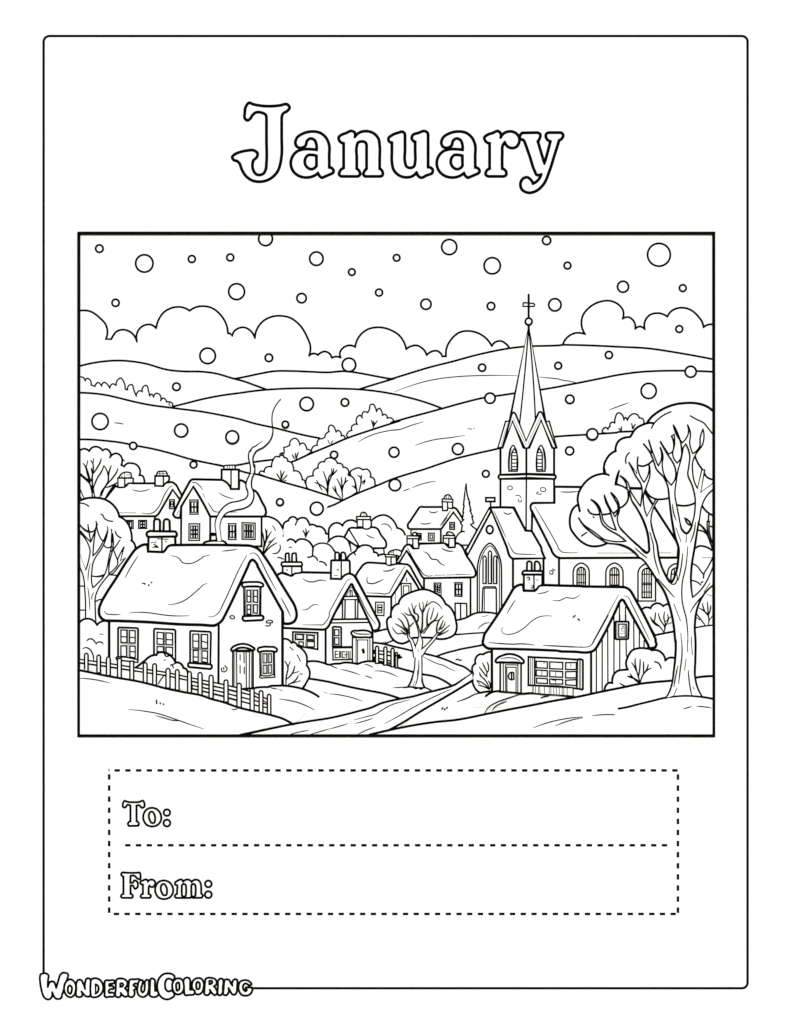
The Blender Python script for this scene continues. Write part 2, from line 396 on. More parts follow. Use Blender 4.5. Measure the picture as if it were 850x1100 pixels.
# ---------------------------------------------------------------- mid bushes, far small houses
G2 = 'snowy bushes between the houses'
bush('bush with long slanting twigs against the two-storey house wall',
 'b1 402,470! 430,468 470,478! 505,500 530,535! 545,570 542,600! | 620,640 640,900! 402,900!',
 'Q4 225,0 240,60 240,200; Q4 238,205 245,130 270,60 262,0; Q4 250,150 280,60 312,10; Q4 285,110 305,92; Q4 240,210 290,130 345,65; Q4 245,215 290,160 362,112; Q4 240,60 228,30; b1 420,550 425,620 412,660; b1 432,560 428,625; Q4 325,208 345,210 385,185 390,130; Q4 368,245 400,250 425,262; b1 470,530 488,560', group=G2, w=1.3)
bush('bush in a gap right of the two-storey house, with a small twig at its heart',
 'b1 540,545! 545,515 575,496! 590,474 610,470 635,492! 655,478 690,480 712,508 718,525! 740,522 765,535! 795,538 820,560 826,583! 850,590 c1 0,640! | 20,900! b1 560,900!',
 'b1 692,610 685,585 672,560; b1 692,608 694,580 692,548; b1 692,606 702,580 715,562', group=G2, w=1.3, extra=[(1.1,'b1 635,492 622,525')])
bush('low cloud-shaped bush between the far chimneys',
 'b1 570,630! 578,622 600,622 623,642! 645,622 680,620 715,638 740,680 738,700! | 735,940! 570,940!', group=G2, w=1.3, extra=[(.7, 'Q4 470,158 485,150 500,158')])
bush('rounded snowy bush left of the steep-roofed far house',
 'c1 0,640! -5,590 0,545 20,520 55,510 88,530! 105,505 150,492 190,512! | 190,900! 0,900!', group=G2, w=1.3)
bush('big round bush right of the lone far chimney',
 'c1 270,512! 300,480 335,462 370,458 415,480 445,520 455,545! 490,560 507,590! | 505,900! 270,900!', group=G2, w=1.3, extra=[(.7,'c1 348,522 385,520 405,535 418,562')])
t = thing('cottage', 'far cottage roof with a lone capped chimney, sunk in bushes', 'cottage', 'snow-covered village houses')
part('wall', 'c1 110,590! 200,690! c2 365,30! 368,75! 290,75! 110,75!', o=1.1)
part('roof', 'c1 98,612! 115,580 135,548 160,543! 185,545! 275,542! 300,540 320,548 345,590 382,650 c2 378,22 365,30 290,30! c1 205,680!', o=1.4, lines=[(1.1, 'c1 132,555 205,675'), (.7, 'c1 248,588 275,605 302,613')])
c = part('chimney', 'c1 187,488! 272,488! 272,545 255,552 235,550 220,540 187,540!', o=1.2, lines=[(1, 'c1 225,490 225,545')])
part('cap', 'c1 183,468! 275,468! 275,488! 183,488!', o=1.2, into=c)
part('chimney_pot', 'c1 210,468! 210,452 218,442 240,442 250,455 250,468!', o=1.1, lines=[(.9,'c1 232,443 232,466')], into=c)
bush('dome-shaped bush in front of the lone far chimney',
 'c1 -10,640! 15,615 40,603 65,600 95,606 125,630 138,665! | 145,900! -10,900!', group=G2, w=1.3)
bush('small bush tuft right behind the half-timbered cottage chimney',
 'c2 118,110! 128,85 150,65 175,52! 195,25 220,12 250,10 275,18 292,35 298,58! 318,62 328,82! 350,72 370,72 380,80! | 380,150! 118,150!', group=G2, w=1.3,
 extra=[(1.0, 'c2 165,60 175,75')])
bush('loose leafy bush behind the snow-capped chimney of the wide cottage',
 'P 336.5,588! 341,584.5 348,583.5 354,585.5 359,592! | 362,640! 337,640!', group=G2, w=1.2,
 extra=[(1.2, 'b2 722,0 740,25 738,60 735,82 705,90; b2 738,82 758,92 770,112; b2 785,120 810,125 830,146'),(1, 'c2 0,8 25,35 38,52; c2 138,0 145,50; c2 190,10 205,25')])
t = thing('cottage', 'small far house up the slope, left of the pointed evergreen', 'cottage', 'snow-covered village houses')
part('wall', 'c1 548,552! 750,552! 832,440! d1 60,530! 0,640! c1 750,648! 548,648!', o=1.1, lines=[(1.3, 'c1 748,552 748,645; c1 600,648 780,648'), (1.1, 'd1 38,512 42,550 20,590 0,610')])
part('roof', 'c1 548,552! 530,545 526,525 545,495 600,412 630,404! 760,404! 825,406 850,415 d1 15,435 48,490! 38,512! c1 832,440! 750,552!', o=1.5,
  lines=[(.7, 'c1 668,432 695,442 728,432; c1 610,514 645,518 684,510; c1 742,528 775,485 812,430; c1 752,528 790,475')])
c = part('chimney', 'c1 757,365! 828,372! 826,415! 795,410! 790,428! 760,428!', o=1.2, lines=[(1,'c1 793,372 793,425')])
part('cap', 'c1 757,350! 828,352! 828,372! 757,368!', o=1.1, into=c)
part('chimney_pot', 'c1 770,350! 778,328 800,322 815,335 818,352!', o=1.1, lines=[(.9,'c1 785,330 785,350; c1 802,330 800,350')], into=c)
window('c1 665,580 703,580 703,630 665,630', 1, 1, fr=.3)
window('c1 808,508 840,508 840,555 808,553', 1, 1, fr=.3)
window('c1 590,580 616,582 616,625 592,625', 1, 1, fr=.3)
solo('evergreen_tree', 'slim pointed evergreen tree just left of the church porch', 'tree',
 'd1 68,250! 75,320 92,375! 88,378! 100,425! 94,428! 112,468! 106,470! 118,512! 98,522! 110,535! 138,555! 110,660! 0,660! 0,610 28,575! 38,570! 55,570! 35,565! 42,530! 30,510! 52,490! 42,485! 50,440! 46,438! 54,395! 50,392! 58,320!', o=1.2, lines=[(.8,'d1 82,345 90,352; d1 60,350 54,360')])

# ================================================================== the church
t = thing('church', 'tall church with pointed spire, bell tower and steep snowy roofs', 'church')
part('nave_wall', 'd2 560,80! 690,97! e2 635,95! 720,330! 560,340! d2 560,340!', o=0, lines=[(1.6, 'd2 587,100 587,278; d2 691,97 691,278'),
  (.8, 'd2 650,165 655,178 668,176; d2 628,185 640,180 650,188 648,203 635,205 628,195 632,188')])
part('nave_roof', 'd1 508,430! 498,410 502,390 520,377! 660,375! 660,268! 850,270! P 690,524.5! 729,585! 728,599! d2 700,97! 670,85 640,40!', o=1.8,
  lines=[(.6, 'd1 530,402 600,520 660,625 685,672 d2 685,30 710,55 740,60 815,58; e2 98,63 370,63; e2 510,62 592,62'), (.8, 'd1 703,302 750,304 820,299')])
def arch(s, cx, top, bot, w, fr, cols, hb):
    # round-headed church window: surround, then leaded panes
    def shape(k, dy):
        h = w/2-k
        return '%s %g,%g! %g,%g! %g,%g %g,%g %g,%g! %g,%g! %g,%g!' % (s, cx-h, bot-k, cx-h, top+w*.62, cx-h*.75, top+w*.22+dy, cx, top+dy, cx+h*.75, top+w*.22+dy, cx+h, top+w*.62, cx+h, bot-k)
    def shp(k):
        h = w/2-k; ty = top+k*1.1
        return '%s %g,%g! %g,%g %g,%g %g,%g %g,%g %g,%g %g,%g!' % (s, cx-h, bot-k*.8, cx-h, top+w*.6, cx-h*.8, top+w*.25+k*.5, cx, ty, cx+h*.8, top+w*.25+k*.5, cx+h, top+w*.6, cx+h, bot-k*.8)
    a = part('window', shp(0), o=1.2)
    k = fr; h = w/2-k; ls = []
    for i in range(1, cols):
        x = cx-h+2*h*i/cols; ls.append('%s %g,%g %g,%g' % (s, x, top+k*1.3+abs(x-cx)*.6, x, bot-k*.8))
    for y in hb: ls.append('%s %g,%g %g,%g' % (s, cx-h, y, cx+h, y))
    part('pane', shp(k), o=1.15, lines=[(.75, ' ; '.join(ls), 0)], into=a)
arch('d2', 840, 130, 330, 108, 26, 4, (208, 262))
arch('e2', 213, 130, 340, 116, 28, 4, (208, 212, 278))
arch('e2', 430, 135, 385, 118, 28, 4, (205, 265, 275, 325))
arch('e2', 625, 135, 300, 112, 26, 3, (205,))
part('tower', 'd1 298,215! 658,215! 658,376! 520,376 503,388 500,410 512,440! 508,565! 468,565! 390,408! 298,408!', o=1.5,
  lines=[(1.2, 'd1 472,215 470,562; d1 508,445 508,565'), (.5, 'd1 345,275 352,266 365,262 378,272 376,284 350,284 345,275; d1 402,328 430,332 435,342; d1 418,352 422,368 438,366 440,356; d1 568,278 600,280 602,294 570,296 568,278; d1 540,310 552,302; d1 540,312 555,318 574,316', 0)])
part('belfry', 'd1 298,-20! 658,-20! 658,186! 472,182! 298,188!', o=1.7, lines=[(1.4, 'd1 472,-10 472,184')])
part('ledge', 'd1 295,188 400,187 472,184 560,187 662,190 670,203 660,216 560,212 472,209 400,213 295,216 285,202', o=1.5, lines=[(1.1,'d1 472,182 472,212')])
sp = part('spire', 'C 699,515! G 784,390! 800,510! 565,510! 604,380!', o=1.6, lines=[(1.1, 'C 698,535 688,661 G 653,400; C 700,535 712,661 G 733,378', 0), (1.6, 'C 699,500 699,560', 0)])
part('cross', 'C 672,403! 676,402! 722,406 728,410 726,421! 670,421!', o=1.1, lines=[(1.5, 'C 699,362 699,482', 0)], into=sp)
part('ball', 'C '+circ(699, 498, 17), o=1.3, into=sp)
part('gable', 'G 582,390! 602,390! 565,523! 543,523!', o=1.2, lines=[(.3, 'G 592,398 556,522')])
part('gable', 'G 787,390! 803,390! 842,523! 822,523!', o=1.2, lines=[(.3, 'G 793,400 830,515')])
part('gable', 'G 565,525! 611,360! 615,350 622,346 629,349 634,357! 686,488! 746,354! 750,346 757,342 764,345 769,352! 838,525! 820,525! 762,385! 700,522! 690,527 678,525! 617,390!', o=1.3,
  lines=[(.1, 'G 620,370 684,508; G 575,515 612,405; G 694,505! 758,368', 0)])
part('gable_wall', 'G 617,391! 672,527! 566,527!', o=0, lines=[(1.3, 'G 566,525! 617,391! 672,525', 0)])
part('gable_wall', 'G 762,387! 818,527! 702,527!', o=0, lines=[(1.3, 'G 702,525! 762,387! 818,525', 0)])
for fx, lx, sgn in ((620, 626, 1), (761, 754, -1)):
    a = part('belfry_window', 'G %g,643! %g,565 %g,530 %g,512 %g,532 %g,565 %g,643!' % (fx-21, fx-21, fx-14, fx, fx+14, fx+21, fx+21), o=1.0, lines=[(.3, 'G %g,640 %g,560 %g,530' % (fx-15*sgn, fx-15*sgn, fx-9*sgn), 0)])
    part('louvre', 'G %g,642! %g,565! %g,530 %g,565! %g,642!' % (lx-14, lx-14, lx, lx+14, lx+14), o=1.0, lines=[(.8, ' ; '.join('G %g,%g %g,%g' % (lx-13, y, lx+13, y) for y in (548, 565, 583, 602, 620, 634)), 0)], into=a)
part('porch_wall', 'd1 230,425! 342,675! d2 380,100! 382,300! 290,500! 120,500! 95,20! 60,45!', o=0, lines=[(1.6, 'd2 382,100 382,292')])
part('porch_roof', 'd1 230,408! 300,406 385,408! 467,562! 508,565! 570,672 d2 575,45 597,98! 380,101! 365,90 345,40 d1 340,672!', o=1.7,
  lines=[(.6, 'd1 255,432 290,510 335,610; d1 348,638 365,672 d2 385,55 400,66 440,70 535,71'), (.8,'d1 320,438 345,452 372,442; d1 330,445 350,455')])
part('verge', 'd1 222,412! 236,430! 105,675! d2 80,72! 62,48! d1 78,675!', o=1.4)
part('finial', 'd1 200,342! 260,342! 260,367! 200,367!', o=1.3, lines=[(1.2, 'd1 232,368 232,410')])
part('round_window', 'd1 '+' '.join('%.1f,%.1f' % (226+22*math.cos(i*.3927), 556+27*math.sin(i*.3927)) for i in range(16)), o=1.4)
p_ = part('portal', 'd2 143,462! 143,180 152,110 175,50 203,12 226,-3 250,12 275,50 298,110 305,180 306,445! 280,472!', o=1.2, lines=[(.6,
  'd2 157,460 157,180 165,115 185,60 210,25 226,15 245,25 268,60 288,115 291,180 291,445', 0)])
for x, y in ((192, 82), (228, 48), (263, 82)):
    part('lancet', 'd2 %g,268! %g,%g %g,%g %g,%g %g,268!' % (x-11, x-11, y+14, x, y, x+11, y+14, x+11), o=1.0, lines=[(.2, 'd2 %g,265 %g,%g' % (x+5, x+5, y+25), 0)], into=p_)
part('door', 'd2 175,465! 180,305 192,290! 258,290 270,305 271,470!', o=1.2, lines=[(.5, 'd2 190,465 191,300; d2 190,300 262,300', 0)], into=p_)

# ================================================================== middle houses
t = thing('house', 'long-roofed house beside the church porch, with two square chimneys', 'house', 'snow-covered village houses')
part('wall', 'c2 520,45! 460,135! 600,320! 635,420! d2 0,515! 60,500! 97,480! 97,228! c2 635,232!', o=1.3, lines=[(1.5, 'c2 635,232 635,305')])
part('roof', 'Q5 215,378! 290,240 305,222 335,212 352,222! 375,248! 420,245! 430,205! 660,198! 700,238! 752,235! 760,200! 790,205 815,225 d2 70,80 110,140 130,185 132,205 118,225! c2 850,228! 635,232! 618,215 570,130 518,48! 470,125!', o=1.5,
  lines=[(.65, 'Q5 322,240 390,370 460,475 490,495 550,493; Q5 570,493 665,490; Q5 678,490 850,485; d2 0,206 92,206'), (.9, 'Q5 470,278 500,290 545,345 590,350 625,385 662,403; Q5 635,245 680,268 740,272')])
c = part('chimney', 'Q5 318,158! 420,158! 425,245! 380,248! 365,222 350,213 318,210!', o=1.2, lines=[(1.1, 'Q5 370,160 372,245')])
part('cap', 'Q5 318,132! 425,135! 427,158! 318,158!', o=1.1, into=c)
part('chimney_pot', 'Q5 372,132! 375,105 400,104 402,132!', o=1.2, into=c)
c = part('chimney', 'Q5 648,152! 752,152! 755,235! 700,238! 690,215 665,200 648,198!', o=1.2, lines=[(1.1, 'Q5 700,155 698,235')])
part('cap', 'Q5 650,130! 752,130! 756,155! 648,155!', o=1.1, into=c)
part('chimney_pot', 'Q5 680,128! 685,100 710,98 735,110 750,128!', o=1.2, lines=[(.8,'Q5 690,108 700,128')], into=c)
window('S1 537,67 612,67 618,210 537,170', 2, 3, fr=.2)
window('S1 775,67 856,70 850,220 775,215', 2, 3, fr=.18)
window('d2 -8,262 41,262 40,353 -8,352', 2, 2, fr=.14)
part('door', 'S1 775,300 785,297 900,300 908,320 908,485! 780,492!', o=1.2, lines=[(1.1, 'S1 838,300 838,480', 0)])

t = thing('cottage', 'middle cottage overlapped by the round tree, steep front gable', 'cottage', 'snow-covered village houses')
part('wall', 'c2 245,350! 415,357! 518,180! 605,310! 560,500! 415,570! 380,577! 335,582! 250,450!', o=1.2, lines=[(1.4,'c2 415,357 415,500'),(.7,'c2 444,310 444,400; c2 517,230 520,250 515,252')])
part('roof', 'c2 175,218! 205,170 240,133 275,127! 375,133! 405,145! 450,135! 500,137 530,143 545,158 590,240 632,312! 608,320! 570,250 520,180! 460,290 415,357! 245,352!', o=1.5,
  lines=[(.65, 'c2 248,330 330,333 388,335 405,325 440,260 500,160 510,155'), (.9,'c2 360,182 400,182 440,163; c2 255,225 258,262 290,268 330,255 362,240')])
c = part('chimney', 'c2 380,88! 448,90! 450,135! 415,142 400,146 380,134!', o=1.1, lines=[(1.1,'c2 414,90 414,142')])
part('cap', 'c2 375,72! 452,74! 450,90! 376,88!', o=1.1, into=c)
part('chimney_pot', 'Q5 145,300! 155,280 185,265 240,262 265,275 250,320! 220,310!', o=1.2, lines=[(.9,'Q5 195,268 195,300; Q5 165,285 190,280')], into=c)
window('c2 310,393 368,393 366,483 310,480', 1, 3, fr=.25)
window('S1 160,72 270,72 275,220 165,225', 1, 1, fr=.22)

# ground behind the front row
hill('far snow bank in front of the church door and the long-roofed house', 'P 385,679 400,679 414,676 440,672 460,672 S1 770,495 850,480 d2 30,508 60,500 100,480 125,468 150,463 220,462 280,472', 'P 560,720! 385,720!', w=1.3, name='snow_bank', cat='snow bank',
  extra=[(.7, 'd2 175,490 215,482; d2 148,572 175,545 225,530')])
hill('thin white bank right behind the round tree', 'P 398,690.5 405,692 412,691.5 425,687 440,682 S1 700,660 770,655 850,650 d2 0,611 80,604 190,597', 'P 525,730! 398,730!', w=1.2, name='snow_bank', cat='snow bank')
hill('snowy rise between the round tree and the shop', 'c3 715,108 770,87 850,66 d3 30,58 100,45 190,28', 'P 540,760! 466,760!', w=1.3, name='snow_bank', cat='snow bank', extra=[(1.0,'d3 0,130 12,124; d3 18,128 22,134; d3 28,130 36,132',0)])
hill('long snow bank falling from the small picket fence towards the path', 'c3 290,14 350,20 440,42 500,55 560,70 640,88 720,108 790,132 850,158 d3 60,180 85,198 110,222', 'P 508,780! 400,780!', w=1.4, name='snow_bank', cat='snow bank',
  extra=[(.6, 'c3 630,108 680,135 735,158 760,165 810,190 845,205; c3 340,18 380,8')])

t = thing('cottage', 'half-timbered cottage with a snow-hooded door and two chimneys', 'cottage', 'snow-covered village houses')
part('wall', 'b2 540,565! 825,575! c2 150,272! 300,580! 292,675! c3 290,150! 80,165! b3 825,160! 690,160! 535,160! b3 535,0!', o=0, lines=[(1.5, 'b2 825,575 b3 825,152; c2 290,580 c3 290,142')])
tm = part('timber', 'c2 150,290! 255,500! 292,560! 290,530! 10,532! 20,500!', o=.6)
part('beam', 'c2 20,508! 270,505! 278,528! 10,532!', o=1.3)
part('beam', 'c2 100,355! 195,352! 205,374! 92,376!', o=1.2)
part('post', 'c2 88,376! 106,376! 104,506! 88,506!', o=1.2)
part('post', 'c2 174,376! 192,376! 190,504! 174,504!', o=1.2)
part('post', 'c2 140,315! 152,315! 154,353! 140,353!', o=.8)
part('roof', 'Q4 355,420! 375,400 410,385! 470,405 495,412 520,395 545,382! 590,380! 850,385! c2 10,195! 10,235! 78,237! 105,210 125,201 150,205 172,222! 250,365 320,500 336,535 335,560 318,580 290,580! 275,540 200,380 155,275 145,272! 60,420 10,520 b2 850,545 825,572 800,577! 540,565!', o=1.7,
  lines=[(.6, 'b2 672,545 800,545 825,525 850,480 c2 0,460 40,385 110,260 145,235; c2 158,278 200,350 260,470 312,540; b2 668,445 700,440 745,410 772,410'), (.8, 'Q4 600,435 640,462 690,468 760,452 815,460')])
c = part('chimney', 'b2 537,152! 660,152! 662,192 620,200 590,214 560,200 537,195!', o=1.3, lines=[(1, 'b2 598,120 598,210'), (.8,'b2 558,177 572,177; b2 565,170 568,180')])
part('cap', 'Q4 405,300 415,287 580,287 592,300 590,320 580,323! 412,323! 405,315', o=1.3, into=c)
part('chimney_pot', 'Q4 440,285! 442,215 455,207 472,210 475,285!', o=1.3, into=c)
part('chimney_pot', 'Q4 500,285! 502,215 518,206 538,212 542,285!', o=1.3, into=c)
c = part('chimney', 'c2 12,118 25,112! 128,112 137,125 138,200! 105,210 78,237! 10,235!', o=1.5, lines=[(1.1,'c2 80,114 80,236'),(.8,'c2 50,175 66,175; c2 57,168 58,184; c2 32,213 56,215')])
part('chimney_pot', 'c2 38,110! 38,65 48,58 60,60 66,70 66,110!', o=1.3, into=c)
part('chimney_pot', 'c2 78,110! 80,65 90,58 102,62 108,75 108,110!', o=1.3, into=c)
w = part('window', 'b2 605,592! 772,598! P 341.4,697.5! 314.8,693!', o=1.3, lines=[(.8,'b2 620,605 760,612; b2 618,610 620,675; b3 690,0 690,45')])
part('pane', 'S3 108,127! 160,130! 160,165! 108,163! ; S3 180,132! 230,135! 230,168! 180,165! ; S3 130,178! 158,180! 158,208! 130,200! ; S3 182,175! 230,178! 230,212! 182,210!', o=1.05, into=w)
part('pane', 'S3 118,132! 152,135! 152,158! 118,158! ; S3 188,138! 222,140! 222,160! 188,160!', o=.3, into=w)
w = part('window', 'S3 350,85 358,80! 398,82 405,90! 405,208! 350,208!', o=1.3)
part('pane', 'S3 362,98! 390,100! 390,138! 362,138! ; S3 362,152! 390,152! 390,195! 362,195!', o=1.0, lines=[(.2,'S3 368,115 385,113; S3 370,168 384,166')], into=w)
part('letter_board', 'S3 350,218! 480,216! 478,292! 352,296!', o=1.2, lines=[(.75, 'S3 382,240! 366,240! 366,282! 383,281!; S3 366,260 380,260; S3 394,240 394,281; S3 403,240 403,281; S3 430,244! 414,241! 414,281! 430,279!; S3 441,240 441,282; S3 441,262 428,263', 0), (.6,'S3 352,210 472,208; S3 452,240 454,285; S3 463,240 463,285', 0)])
d = part('door', 'S3 478,150! 610,150! 610,318! 478,318!', o=1.2, lines=[(.6, 'S3 502,155 502,315; S3 512,168 512,312; S3 592,158 592,305; S3 578,165 578,305; S3 505,166 578,166', 0), (2.2, 'S3 548,238 552,238; S3 545,232 548,228; S3 548,245 552,248', 0)])
part('door_hood', 'S3 470,118 480,108 510,106 560,104 590,112 608,130 600,145 560,148 510,148 480,138', o=1.4, lines=[(.8, 'S3 480,112 510,125 550,128 598,128')])
hill('yard snow in front of the half-timbered cottage door', 'b3 690,145 730,138 770,140 810,150 850,162 c3 20,158 70,155! 100,148 150,150 190,158! 230,143 300,140 370,158 450,180 560,210 620,225 700,240 770,270 825,308', 'P 487,775! 330,775!', w=1.5, name='snow_bank', cat='snow bank',
  extra=[(.7, 'c3 0,162 25,175 55,187; c3 75,193 140,208 205,230; c3 240,237 262,243 287,254; c3 235,158 262,165 292,180; c3 305,204 350,205 400,217 458,243; c3 428,317 480,314 530,312')])
hill('smooth snow bank below the yard of the half-timbered cottage', 'b3 715,255 780,265 850,278 c3 90,300 180,320 270,337 350,352 410,368 480,392', 'P 431,789! 325,789!', w=1.6, name='snow_bank', cat='snow bank',
  extra=[(.7, 'c3 0,358 60,363 120,375 170,388 222,408; b3 815,346 835,354')])

bush('leafy bush in the corner beside the big cottage, by the half-timbered one',
 'S3 25,160! 50,160 80,185! 100,182 120,205! 150,225 178,265 182,310 180,332! 198,365 200,395 180,440 150,485! 90,500! 25,500!',
 'S3 45,460 48,400 58,345 38,305; S3 58,345 72,308; S3 50,420 85,385 102,335; S3 85,385 128,372; S3 60,455 105,430 125,398; S3 85,448 138,432; S3 70,212 92,232; S3 118,262 140,305; S3 135,388 152,388', group=G2, w=1.4, tw=1.15)
# small fence by the half-timbered door
def fence(label, pickets, rails, group):
    t = thing('picket_fence', label, 'fence', group)
    for r in rails: part('rail', r, o=1.2)
    for s, x, y, b, w, flat in pickets:
        h = w/2-2.5
        if flat: part('picket', '%s %g,%g! %g,%g! %g,%g! %g,%g!' % (s, x-h, y+5, x+h, y+5, x+h, b, x-h, b), o=1.2)
        else: part('picket', '%s %g,%g! %g,%g %g,%g %g,%g %g,%g %g,%g %g,%g!' % (s, x-h, b, x-h, y+w*.6, x-h*.7, y+w*.2, x, y+2, x+h*.7, y+w*.2, x+h, y+w*.6, x+h, b), o=1.2)
fence('short picket fence right of the half-timbered cottage door', [('c3', 320, 36, 153, 26, 0), ('c3', 376, 40, 165, 26, 0), ('c3', 424, 50, 176, 26, 0), ('c3', 450, 78, 184, 20, 0)],
  ['c3 300,65! 400,75! 450,95! 450,112! 400,100! 300,85!', 'c3 300,112! 400,135! 450,150! 450,165! 400,150! 300,132!'], 'picket fences')
part('latch', lines=[(1.6, 'c3 455,100 468,112 482,112; c3 470,98 466,116', 0)])

# round tree in the middle
t = thing('bare_tree', 'round-crowned bare tree standing alone beside the path', 'tree', 'bare snowy trees among the cottages')
part('crown', 'S1 45,455! 50,380 80,330 130,302! 150,250 200,205 280,170 340,150 415,138 480,150 545,180 610,220 665,305! 720,345 765,420 785,500 795,570 770,650 c2 790,635 740,640 700,632! 640,630 560,632! c3 530,5 490,20 450,10 c2 430,645 400,595 387,545 390,505 408,490!', o=1.5,
  lines=[(.8, 'S1 425,360 470,310 520,280 570,300 625,365'), (.9, 'S1 60,568 90,620 120,645 170,640 215,665')])
BRT = '''c3 588,260,70 596,190,56 598,110,50 600,40,50 c2 608,660,42 606,630,28;
 S1 375,700,34 360,600,26 330,510,22 300,460,17 260,390,13 245,345,5; S1 320,490,15 300,440,13 225,425,10 205,405,5;
 S1 340,510,17 350,430,14 305,400,10 300,380,9 280,300,5; S1 325,420,10 312,370,9 335,320,4;
 S1 385,640,22 400,560,17 403,470,15 400,400,15 375,350,10 368,290,5; S1 400,400,12 412,350,8 405,280,4; S1 410,400,12 440,330,10 460,270,4;
 S1 405,640,30 450,580,26 500,520,20 540,490,15 570,440,10 580,400,4; S1 460,560,18 455,470,15 460,420,10 485,350,4; S1 495,480,10 515,420,9 530,350,5;S1 530,500,10 590,490,6;
 c3 585,110,46 565,40,28 c2 550,650,26 530,620,18 S1 250,620,20 200,570,16 160,500,12 122,468,5; S1 250,650,22 200,600,16 140,555,11 90,530,5;
 S1 250,600,18 240,520,14 215,460,11 165,410,5; S1 230,650,12 190,630,10 155,605,5; S1 262,560,12 300,520,10;
 c3 610,90,46 650,45,26 c2 700,640,24 730,600,16 S1 600,640,18 650,600,12 685,570,8 715,545,4; S1 590,660,16 640,640,12 700,605,5; S1 570,640,18 570,550,14 600,480,11 640,440,4; S1 590,600,14 620,540,12 640,490,5; S1 610,590,12 650,550,9 660,510,4'''
part('trunk', 'c3 528,308! 545,280 560,235 572,190 575,150! 620,150! 618,200 620,250 628,290 640,315! 600,318 560,312!', o=1.3)
part('limb', into=cur.parts[-1], br=[(1.15, BRT.replace('\n', ' '))], lines=[])
part('bark', lines=[(.7, 'c3 595,60 597,75; c3 590,200 592,240 575,305; c3 560,310 575,270; c3 600,130 600,180 590,260')])
part('root', lines=[(1.2, 'c3 500,315 530,312 560,312 580,322 600,316 615,326 630,315 660,322 690,342')])

solo('snowy_path', 'snow-covered path winding up between the cottages', 'path',
 'b3 270,632! 400,603 605,560 720,540 850,520 c3 100,498 200,472 280,450 350,420 410,404 480,390 560,375 650,350 740,328 820,305 850,292 d3 30,272 70,247 108,222! 125,245! 110,265 60,300 0,335 c3 740,400 620,470 500,545 400,600 340,616 270,632! 270,650! b3 270,650!', kind='structure', o=0,
 lines=[(1.6, 'b3 270,632 400,603 605,560 720,540 850,520 c3 100,498 200,472 280,450 350,420 410,404 480,390 560,375 650,350 740,328 820,305 850,292 d3 30,272 70,247 108,222', 0),
  (.7, 'c3 0,593 60,577 125,557; c3 165,533 240,512 310,493 360,462 420,430 480,412 540,397; c3 176,555 235,540 292,521; c3 192,628 240,605 308,580; c3 372,556 450,515 560,450 700,378 850,312; b3 590,628 650,613 712,602; b3 725,628 790,610 850,592')])
bush('round leafless bush at the left corner of the shop', 'd3 240,80! 222,76 205,80 182,93! 160,92 140,105 128,130 130,155! 110,175 108,200 115,222! 108,260 120,305 140,335 165,350! 205,342 240,342!',
 'd3 222,330 205,280 190,260 160,235; d3 222,330 228,290 215,270; d3 222,332 180,285 140,268; d3 215,325 175,305 148,300; d3 190,255 165,235 158,215; d3 200,240 180,210 155,178; d3 210,215 192,180 178,150; d3 214,210 218,175 208,145; d3 210,245 205,225 212,205; d3 160,290 140,272', group=G2, w=1.4, tw=1.0)

hill('snowy ground along the front of the shop', 'd3 108,222! 112,266! 60,298! 0,335 c3 620,470 400,600 500,580 600,562 720,545 850,532 d3 60,522 190,495 350,463 500,435 650,405 850,370 e3 0,356 85,338 200,315 320,290 420,278 530,269! 560,262 690,248 750,240 820,238', 'P 767,789! 418,789!', w=0, name='snow_bank', cat='snow bank',
  extra=[(1.6, 'd3 112,266 60,298 0,335 c3 740,400 620,470 500,545 400,600', 0)])
bush('small bush behind the shop roof beside the big trunk', 'e2 390,456! 405,435 430,427 455,434! 470,412 495,400 520,404 540,420! 560,408 600,405 620,500! 615,590 485,615!', 'e2 545,598 520,560 480,525 452,492; e2 545,598 550,560 520,510 508,468; e2 480,525 486,495 488,462; e2 545,590 555,540 545,500 550,458; e2 550,555 572,520 570,475; e2 575,540 595,530; e2 515,555 470,525 458,500; e2 560,520 590,492', group=G2, w=1.4)
hill('snow ridge behind the big tree', 'e2 485,615 545,602 612,590', 'P 727,700! 703,700!', w=1.4, name='snow_bank', cat='snow bank')
# ---------------------------------------------------------------- the shop
t = thing('shop', 'shop cottage on the right with hooded door and a wide many-paned window', 'shop', 'snow-covered village houses')
part('wall', 'd3 240,50! 850,70! Q2 297,340! 297,728! 160,750! 130,740! d3 785,375 620,368 520,355 437,355! 300,338 243,345!', o=0,
  lines=[(1.9, 'd3 240,55 241,345', 0), (1.7, 'Q2 297,340 297,728', 0), (1.5, 'd3 200,372 243,345 300,338 360,342 437,356 500,352 600,360 700,365 790,377', 0)])
part('gable_wall', 'Q2 297,345! 340,305! 500,0! e2 262,375! Q2 660,0! 850,330! e3 240,200! 240,290! 80,340! Q2 297,728!', o=0,
  lines=[(1.6, 'Q2 297,345 297,728', 0), (.95, 'Q2 345,318 345,715; Q2 398,225 398,705; Q2 448,140 450,690; Q2 505,5 505,540; Q2 558,0 558,510; Q2 612,0 618,380; Q2 685,60 687,310; Q2 737,150 737,305; Q2 780,240 780,305; e2 246,405 246,520; e2 286,425 286,520', 0)])
